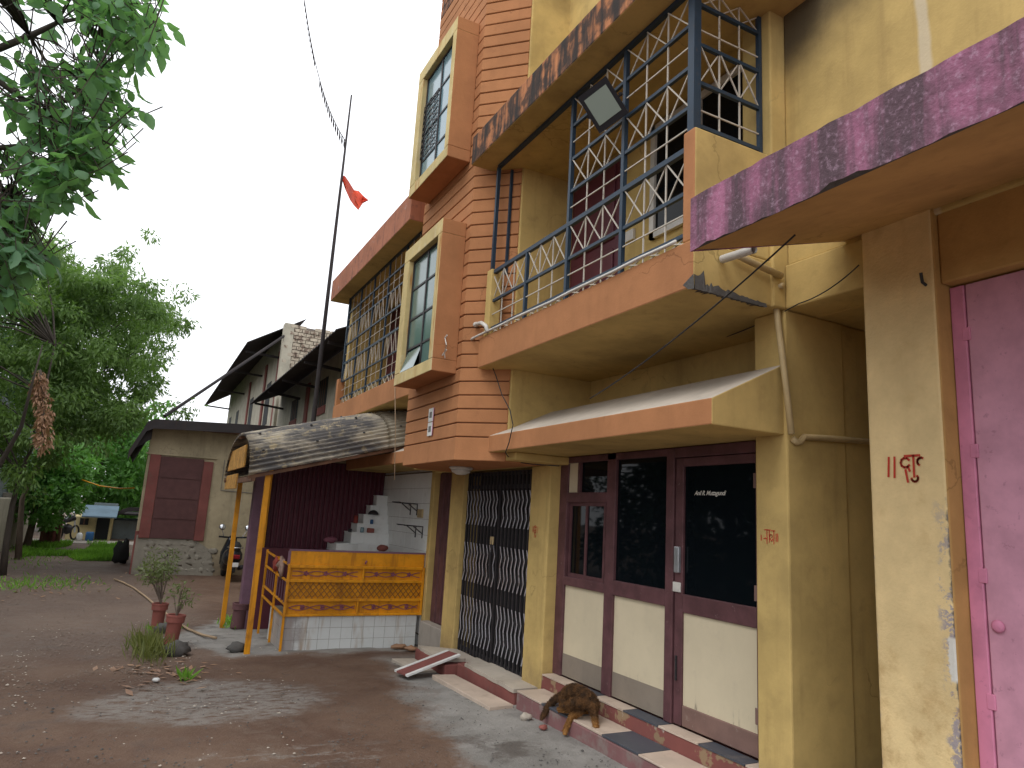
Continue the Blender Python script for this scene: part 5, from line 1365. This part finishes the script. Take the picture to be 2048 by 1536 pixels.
# ================================================================== TREES AND GREENERY
def inpoly(x, y, P):
    r = False; j = len(P)-1
    for i in range(len(P)):
        if (P[i][1] > y) != (P[j][1] > y) and x < (P[j][0]-P[i][0])*(y-P[i][1])/(P[j][1]-P[i][1])+P[i][0]: r = not r
        j = i
    return r
def sample(P, n, Y, seed, dens=None):
    rr = random.Random(seed); xs = [p[0] for p in P]; ys = [p[1] for p in P]; out = []
    while len(out) < n:
        x, y = rr.uniform(min(xs), max(xs)), rr.uniform(min(ys), max(ys))
        if inpoly(x, y, P) and (dens is None or rr.random() < dens(x, y)): out.append(ony(x, y, rr.uniform(*Y)))
    return out
def tree(name, label, base, stems, P, n, Y, rad, per, ln, wd, mat, seed, droop=.5, bark='bark', cat='tree', group=None, dens=None, extra=[], branch_every=3, flatz=.75):
    t = thing(name, tuple(base), label, cat, group); rr = random.Random(seed)
    cs = sample(P, n, Y, seed, dens) + extra
    b = MB()
    for path, r0_, r1_ in stems:
        k = len(path); b.tube(path, [r0_+(r1_-r0_)*i/(k-1) for i in range(k)], 9)
    b.build('trunk', M[bark], t, smooth=True)
    br = MB(); tops = [Vector(q) for path, a, c in stems for q in path[len(path)//2:]]
    for i, c in enumerate(cs):
        if i % branch_every: continue
        o_ = min(tops, key=lambda q: (q-c).length+max(0, q.z-c.z)); m_ = o_.lerp(c, .5)+Vector((rr.uniform(-.2, .2), rr.uniform(-.2, .2), (c-o_).length*.10))
        L = (c-o_).length; br.tube([o_, o_.lerp(m_, .5)+Vector((0, 0, L*.03)), m_, c], [max(.010, .006*L), max(.008, .005*L), .008+.002*L, .004], 5)
    if br.v: br.build('branch', M[bark], t, smooth=True)
    cl = []
    for c in cs:
        for j in range(3):
            r_ = rad*rr.uniform(.45, 1); cl.append((tuple(c+Vector((rr.gauss(0, rad*.55), rr.gauss(0, rad*.55), rr.gauss(0, rad*.4)))), (r_, r_, r_*flatz), max(3, int(per/3*rr.uniform(.5, 1.5)))))
    f = foliage('crown', cl, ln, wd, M[mat], t, seed, droop)
    del f['kind']
    return t
bA = gnd(6, 1150); bB = gnd(37, 1118)
YA, YB = bA.y, bB.y
def st_(pts, Y): return [ony(x, y, Y+dy) for (x, y, dy) in pts]
PA = [(-260, 420), (60, 440), (130, 500), (130, 620), (150, 760), (130, 900), (60, 960), (-40, 980), (-260, 900)]
tree('leaning_tree', 'leaning tree with a dark forked trunk by the left boundary wall', bA,
     [(st_([(4, 1165, 0), (12, 1090, 0), (25, 1010, 0), (42, 945, 0), (75, 870, -.5), (88, 790, -1), (110, 690, -1.2)], YA), .078, .015),
      (st_([(-60, 1010, 0), (0, 928, -.3), (42, 855, -.6), (62, 775, -1), (85, 690, -1)], YA-1), .065, .012)],
     PA, 130, (18.5, 22.5), .48, 270, .15, .045, 'leaf_mid', 21, 1.0, 'bark_dark', branch_every=5)
PB = [(60, 480), (110, 495), (140, 545), (190, 545), (225, 525), (245, 515), (228, 560), (285, 570), (312, 605), (345, 650), (325, 690), (292, 745), (305, 795), (285, 830), (255, 860), (205, 890), (150, 890), (100, 870), (80, 700)]
tw_ex = [ony(x, y, 21) for x, y in ((368, 645), (352, 600), (248, 500), (366, 812))]
tree('feathery_tree', 'tall feathery tree with a slim grey trunk beside the hut roof', bB,
     [(st_([(36, 1122, 0), (40, 1060, 0), (44, 1000, 0), (62, 955, 0), (112, 890, -.3), (150, 800, -.5), (185, 700, -.5)], YB), .09, .012),
      (st_([(44, 1000, 0), (75, 930, .1), (100, 850, 0), (95, 760, 0), (120, 640, 0)], YB), .055, .01),
      (st_([(150, 800, -.5), (200, 780, 0), (260, 700, 0), (320, 640, 0)], YB), .045, .01)],
     PB, 190, (19.5, 24), .44, 270, .145, .045, 'leaf_mid', 33, .9, 'bark', extra=tw_ex, branch_every=5)
# dried creeper hanging from the leaning tree
cr_ = [(tuple(ony(x, y, 18.2)), (.17, .17, .34), 170) for x, y in ((78, 775), (85, 800), (90, 830), (84, 855), (88, 880), (80, 765))]
dc = thing('dried_creeper', tuple(ony(80, 750, 18.2)), 'clump of dried brown leaves hanging from the leaning tree', 'creeper')
foliage('dry_leaves', cr_, .11, .04, M['leaf_dry'], dc, 9, 1.6)
MB().tube([ony(80, 740, 18.2), ony(86, 800, 18.2), ony(86, 880, 18.2)], .03, 5).build('stem', M['bark'], dc)
tree('green_bush', 'bright green spreading bush in front of the small yellow house', Vector((-3.2, 28.5, -.26)),
     [([Vector((-3.2, 28.5, -.3)), Vector((-3.1, 28.5, 1.2)), Vector((-2.8, 28.4, 2.4))], .12, .06)],
     [(62, 1040), (60, 940), (110, 890), (150, 890), (180, 935), (174, 968), (140, 984), (112, 1000), (98, 1040)], 62, (27.5, 30.5), .42, 170, .18, .08, 'leaf_bush', 5, .3, cat='bush')
tree('background_tree', 'darker green tree behind the small yellow house', Vector((-2.2, 44, -.26)),
     [([Vector((-2.2, 44, -.3)), Vector((-2.3, 44, 3)), Vector((-2.2, 44, 6))], .25, .1)],
     [(90, 1000), (100, 880), (170, 870), (240, 850), (310, 840), (310, 1030), (230, 1040), (200, 1000)], 60, (40, 48), 1.3, 260, .34, .14, 'leaf_bush', 6, .4)
tree('background_tree', 'dense dark green tree at the far left beyond the boundary wall', Vector((-8, 40, -.26)),
     [([Vector((-8, 40, -.3)), Vector((-8, 40, 3)), Vector((-7.6, 40, 6))], .25, .1)],
     [(-200, 1010), (-200, 650), (60, 640), (140, 760), (130, 930), (60, 1010)], 70, (36, 42), 1.3, 260, .32, .13, 'leaf_dark', 7, .4)

# near tree whose boughs hang into the picture at the top left
nx_ = -2.9; nb_ = Vector((nx_, 7.2, g(7.2)))
nt_ = thing('broad_leaved_tree', tuple(nb_), 'near broad leaved tree whose boughs hang into the top left corner', 'tree')
trunk = [nb_-Vector((0, 0, .1)), Vector((nx_-.05, 7.2, 1.5)), Vector((nx_+.1, 7.1, 3.0)), Vector((nx_+.3, 7.0, 4.6)), Vector((nx_+.5, 6.9, 6.4))]
MB().tube(trunk, [.2, .17, .14, .11, .06], 12).build('trunk', M['bark'], nt_, smooth=True)
bound = [(-80, 300), (0, 305), (40, 350), (100, 318), (130, 255), (180, 262), (210, 285), (260, 245), (330, 245), (365, 175), (395, 135), (430, 95), (480, 95), (520, 112), (570, 50), (610, 25), (640, -10)]
def bx_(y):
    for (ya, xa), (yb, xb) in zip(bound, bound[1:]):
        if ya <= y <= yb: return xa+(xb-xa)*(y-ya)/(yb-ya)
    return -50
lm = bpy.data.meshes.new('leaf')
prof_ = [(0, .0), (.18, .19), (.45, .26), (.72, .17), (1.0, 0)]
lv = [(0, 0, 0)] + [(x, y_, -.10*x*x+.05) for x, y_ in prof_[1:4]] + [(1, 0, -.16)] + [(x, -y_, -.10*x*x+.05) for x, y_ in prof_[1:4][::-1]] + [(.45, 0, -.01)]
lf = [(0, 1, 8), (1, 2, 8), (2, 3, 8), (3, 4, 8), (4, 5, 8), (5, 6, 8), (6, 7, 8), (7, 0, 8)]
lm.from_pydata(lv, [], lf); lm.materials.append(M['leaf_near']); lm.polygons.foreach_set('use_smooth', [True]*8)
LV = np.array(lv); LF = np.array(lf)
rr = random.Random(77); mats = []; tw = MB(); ends = []
cnt = 0
while cnt < 560:
    py_ = rr.uniform(-160, 600)
    px_ = rr.uniform(-330, bx_(py_)-25) if rr.random() < .5 else bx_(py_)-25-abs(rr.gauss(0, 75))
    if 10 < py_ < 105 and px_ < 105 and rr.random() < .8: continue
    if 150 < py_ < 290 and -20 < px_ < 90 and rr.random() < .45: continue
    Y = rr.uniform(5.6, 7.6); o_ = ony(px_, py_, Y); cnt += 1
    d_ = (Rv*rr.gauss(.35, .5)+Vector((0, 0, rr.gauss(-.45, .3)))+Fv*rr.gauss(0, .5)).normalized()
    L = rr.uniform(.28, .46); st0 = o_-d_*L*.6
    e_ = st0+d_*L
    tw.tube([st0-d_*.2+Vector((0, 0, .06)), st0, e_], [.006, .005, .003], 3); ends.append(st0)
    nl = rr.randint(5, 8)
    for i in range(nl):
        t = (i+1)/nl; q = st0+d_*L*t
        sd_ = d_.cross(Vector((rr.gauss(0, .3), rr.gauss(0, .3), 1))).normalized()*(1 if i % 2 else -1)
        ld = (d_*.55+sd_*(.75 if i < nl-1 else .0)+Vector((0, 0, -.55))+Vector((rr.gauss(0, .18), rr.gauss(0, .18), rr.gauss(0, .18)))).normalized()
        ny = ld.cross(Vector((rr.gauss(0, .5), rr.gauss(0, .5), 1))).normalized(); nz_ = ld.cross(ny)
        s_ = rr.uniform(.11, .175)
        mats.append(Matrix(((ld.x*s_, ny.x*s_, nz_.x*s_, q.x), (ld.y*s_, ny.y*s_, nz_.y*s_, q.y), (ld.z*s_, ny.z*s_, nz_.z*s_, q.z), (0, 0, 0, 1))))
tw.build('twig', M['bark_dark'], nt_)
br = MB()
hubs = [ony(x, y, Y) for x, y, Y in ((-60, 120, 6.6), (60, 72, 6.5), (115, 45, 6.4), (200, 30, 6.5), (-40, 300, 6.6), (90, 230, 6.5), (-60, 480, 6.8), (170, 170, 6.4), (20, 400, 6.7), (150, 280, 6.5), (-200, 200, 6.8))]
T = trunk[3]
for ch in ((10, 0, 1, 2, 3), (10, 4, 8), (0, 5, 7), (4, 9), (10, 6)):
    pth = [T]+[hubs[i] for i in ch]; k = len(pth); br.tube(pth, [.05-.04*i/(k-1) for i in range(k)], 6)
for q in ends:
    h = min(hubs, key=lambda a: (a-q).length)
    if (h-q).length < 1.6: br.tube([h, h.lerp(q, .5)+Vector((0, 0, .06)), q], [.009, .006, .004], 3)
br.build('branch', M['bark_dark'], nt_, smooth=True)
def infr(m_):
    v = m_.translation-Vector((0, 0, CAM_H)); zz = v.dot(Fv); x = v.dot(Rv)/zz*FPX+1024; y = 768-v.dot(Uv)/zz*FPX
    return (0 if (0 < x < 2048 and 0 < y < 1536) else 100)+zz
mats.sort(key=infr)
L0 = Vector(nb_)
for m_ in mats[:300]:
    o = bpy.data.objects.new('leaf', lm); COL.objects.link(o); o.parent = nt_; o.matrix_local = Matrix.Translation(-L0) @ m_
rest = mats[300:]
V = np.concatenate([(np.array(m_)[:3, :3] @ LV.T).T+np.array(m_)[:3, 3] for m_ in rest])-np.array(L0)
Fc = np.concatenate([LF+9*i for i in range(len(rest))])
fm = bpy.data.meshes.new('foliage'); fm.from_pydata(V.tolist(), [], Fc.tolist()); fm.materials.append(M['leaf_near']); fm.polygons.foreach_set('use_smooth', [True]*len(Fc))
fo = bpy.data.objects.new('foliage', fm); COL.objects.link(fo); fo.parent = nt_; fo['kind'] = 'stuff'

# trees along the far side of the lane (out of frame, mirrored in the shop glass)
def roadside(x, y, seed, h=7.5, r=3.0):
    rr = random.Random(seed); base = Vector((x, y, g(y)))
    t = thing('roadside_tree', tuple(base), 'roadside tree across the lane, outside the left edge of the view', 'tree', 'trees across the lane')
    MB().tube([base-Vector((0, 0, .1)), base+Vector((.2, .1, 1.6)), base+Vector((.1, .3, 3.2)), base+Vector((.3, .2, 5))], [.22, .18, .14, .08], 9).build('trunk', M['bark_dark'], t, smooth=True)
    cl = []; b = MB()
    for i in range(95):
        a = rr.uniform(0, 6.28); q = r*rr.random()**.5; c = base+Vector((q*math.cos(a), q*math.sin(a), rr.uniform(.3, h)))
        cl.append((tuple(c), .8, 110))
        if i % 3 == 0: b.tube([base+Vector((.1, .3, 2.6)), c], [.05, .01], 4)
    b.build('branch', M['bark_dark'], t); f = foliage('crown', cl, .30, .15, M['leaf_dark'], t, seed, .5); del f['kind']
for (x, y, s_) in ((-7.6, 6.5, 1), (-8.4, 11, 2), (-8.4, 15.5, 3), (-9.5, 20, 6)): roadside(x, y, s_)

# ---- grass, weeds, gravel, litter
def blades(name, pts, hgt, wd, mat, seed, lean=.4):
    rs = np.random.RandomState(seed); C = np.array(pts); n = len(C)
    D = rs.normal(size=(n, 3))*lean; D[:, 2] = 1
    V = leaf_arrays(C, D, hgt, wd, rs); o = quad_mesh(name, V, mat, (0, 0, 0)); o['kind'] = 'stuff'; return o
rr = random.Random(4)
pts = []
while len(pts) < 9000:
    x, y = rr.uniform(40, 252), rr.uniform(1088, 1122)
    q = gnd(x, y)
    k = noise.noise(Vector((q.x*.8, q.y*.35, 3)))
    if k > -.12+ (0.25 if y > 1112 else 0): pts.append((q.x, q.y, q.z-.02))
blades('grass', pts, .20, .035, M['grass'], 1)
pts = []
while len(pts) < 420:
    a, r_ = rr.uniform(0, 6.28), abs(rr.gauss(0, 1)); q = gnd(295+r_*22*math.cos(a), 1306+r_*13*math.sin(a))
    pts.append((q.x, q.y, q.z-.01))
b = blades('grass_tuft', pts, .26, .014, M['grass2'], 2, .45); b['kind'] = 'stuff'
pts = []
for (cx, cy, n_, sx, sy) in ((459, 1248, 90, 10, 5), (95, 1168, 260, 55, 8), (30, 1172, 80, 18, 5), (372, 1357, 30, 6, 3), (330, 1260, 60, 20, 6), (70, 1105, 400, 30, 14)):
    for i in range(n_):
        q = gnd(cx+rr.gauss(0, sx), cy+rr.gauss(0, sy)); pts.append((q.x, q.y, q.z-.01))
blades('weeds', pts, .12, .022, M['grass'], 3, .6)
def pebbles(name, n, box, size, mat, seed, dens=None, flatk=.6):
    rr = random.Random(seed); b = MB(); k = 0
    while k < n:
        x, y = rr.uniform(box[0], box[1]), rr.uniform(box[2], box[3])
        if dens and rr.random() > dens(x, y): continue
        q = gnd(x, y); s_ = rr.uniform(*size)*(1.6 if rr.random() < .06 else 1); k += 1
        base = len(b.v); a = rr.uniform(0, 6.28); zz = q.z+s_*.12
        for j in range(5):
            an = a+j*1.2566+rr.uniform(-.3, .3); b.v.append((q.x+s_*math.cos(an)*rr.uniform(.7, 1.1), q.y+s_*math.sin(an)*rr.uniform(.7, 1.1), zz))
        b.v.append((q.x+rr.uniform(-.3, .3)*s_, q.y+rr.uniform(-.3, .3)*s_, zz+s_*flatk*rr.uniform(.6, 1.1)))
        for j in range(5): b.f.append((base+j, base+(j+1) % 5, base+5)); b.m.append(0)
        b.f.append(tuple(base+j for j in range(5))[::-1]); b.m.append(0)
    o = b.build(name, M[mat]); o['kind'] = 'stuff'; return o
gd = lambda x, y: .25+.75*(noise.noise(Vector((x*.012, y*.03, 1))) > 0)
pebbles('gravel', 1500, (-20, 330, 1180, 1380), (.005, .014), 'gravel', 1, gd)
pebbles('dark_gravel', 1000, (-20, 400, 1150, 1350), (.006, .016), 'gravel', 2, gd)
pebbles('dark_pebbles', 260, (-20, 500, 1370, 1536), (.005, .012), 'stone', 12)
pebbles('pale_gravel', 300, (-20, 620, 1230, 1536), (.005, .014), 'slab', 3, lambda x, y: (1 if noise.noise(Vector((x*.01, y*.028, 7))) > .1 else .1)*(1 if y < 1420 else .25))
pebbles('dirt_crumbs', 800, (560, 1300, 1320, 1536), (.004, .010), 'stone', 4, lambda x, y: .5 if noise.noise(Vector((x*.012, y*.03, 5))) > 0 else .1)
b = MB(); rr = random.Random(8)
for i in range(240):
    q = gnd(rr.gauss(110, 70), rr.gauss(1172, 14)) if i < 170 else gnd(rr.gauss(330, 60), rr.gauss(1345, 14))
    a = rr.uniform(0, 6.28); s_ = rr.uniform(.03, .07); d1 = Vector((math.cos(a), math.sin(a), rr.uniform(-.1, .3)))*s_; d2 = Vector((-math.sin(a), math.cos(a), rr.uniform(-.2, .2)))*s_*.4
    q = q+Vector((0, 0, .012)); b.face([q-d1, q-d2, q+d1, q+d2])
o = b.build('leaf_litter', M['leaf_dry']); o['kind'] = 'stuff'
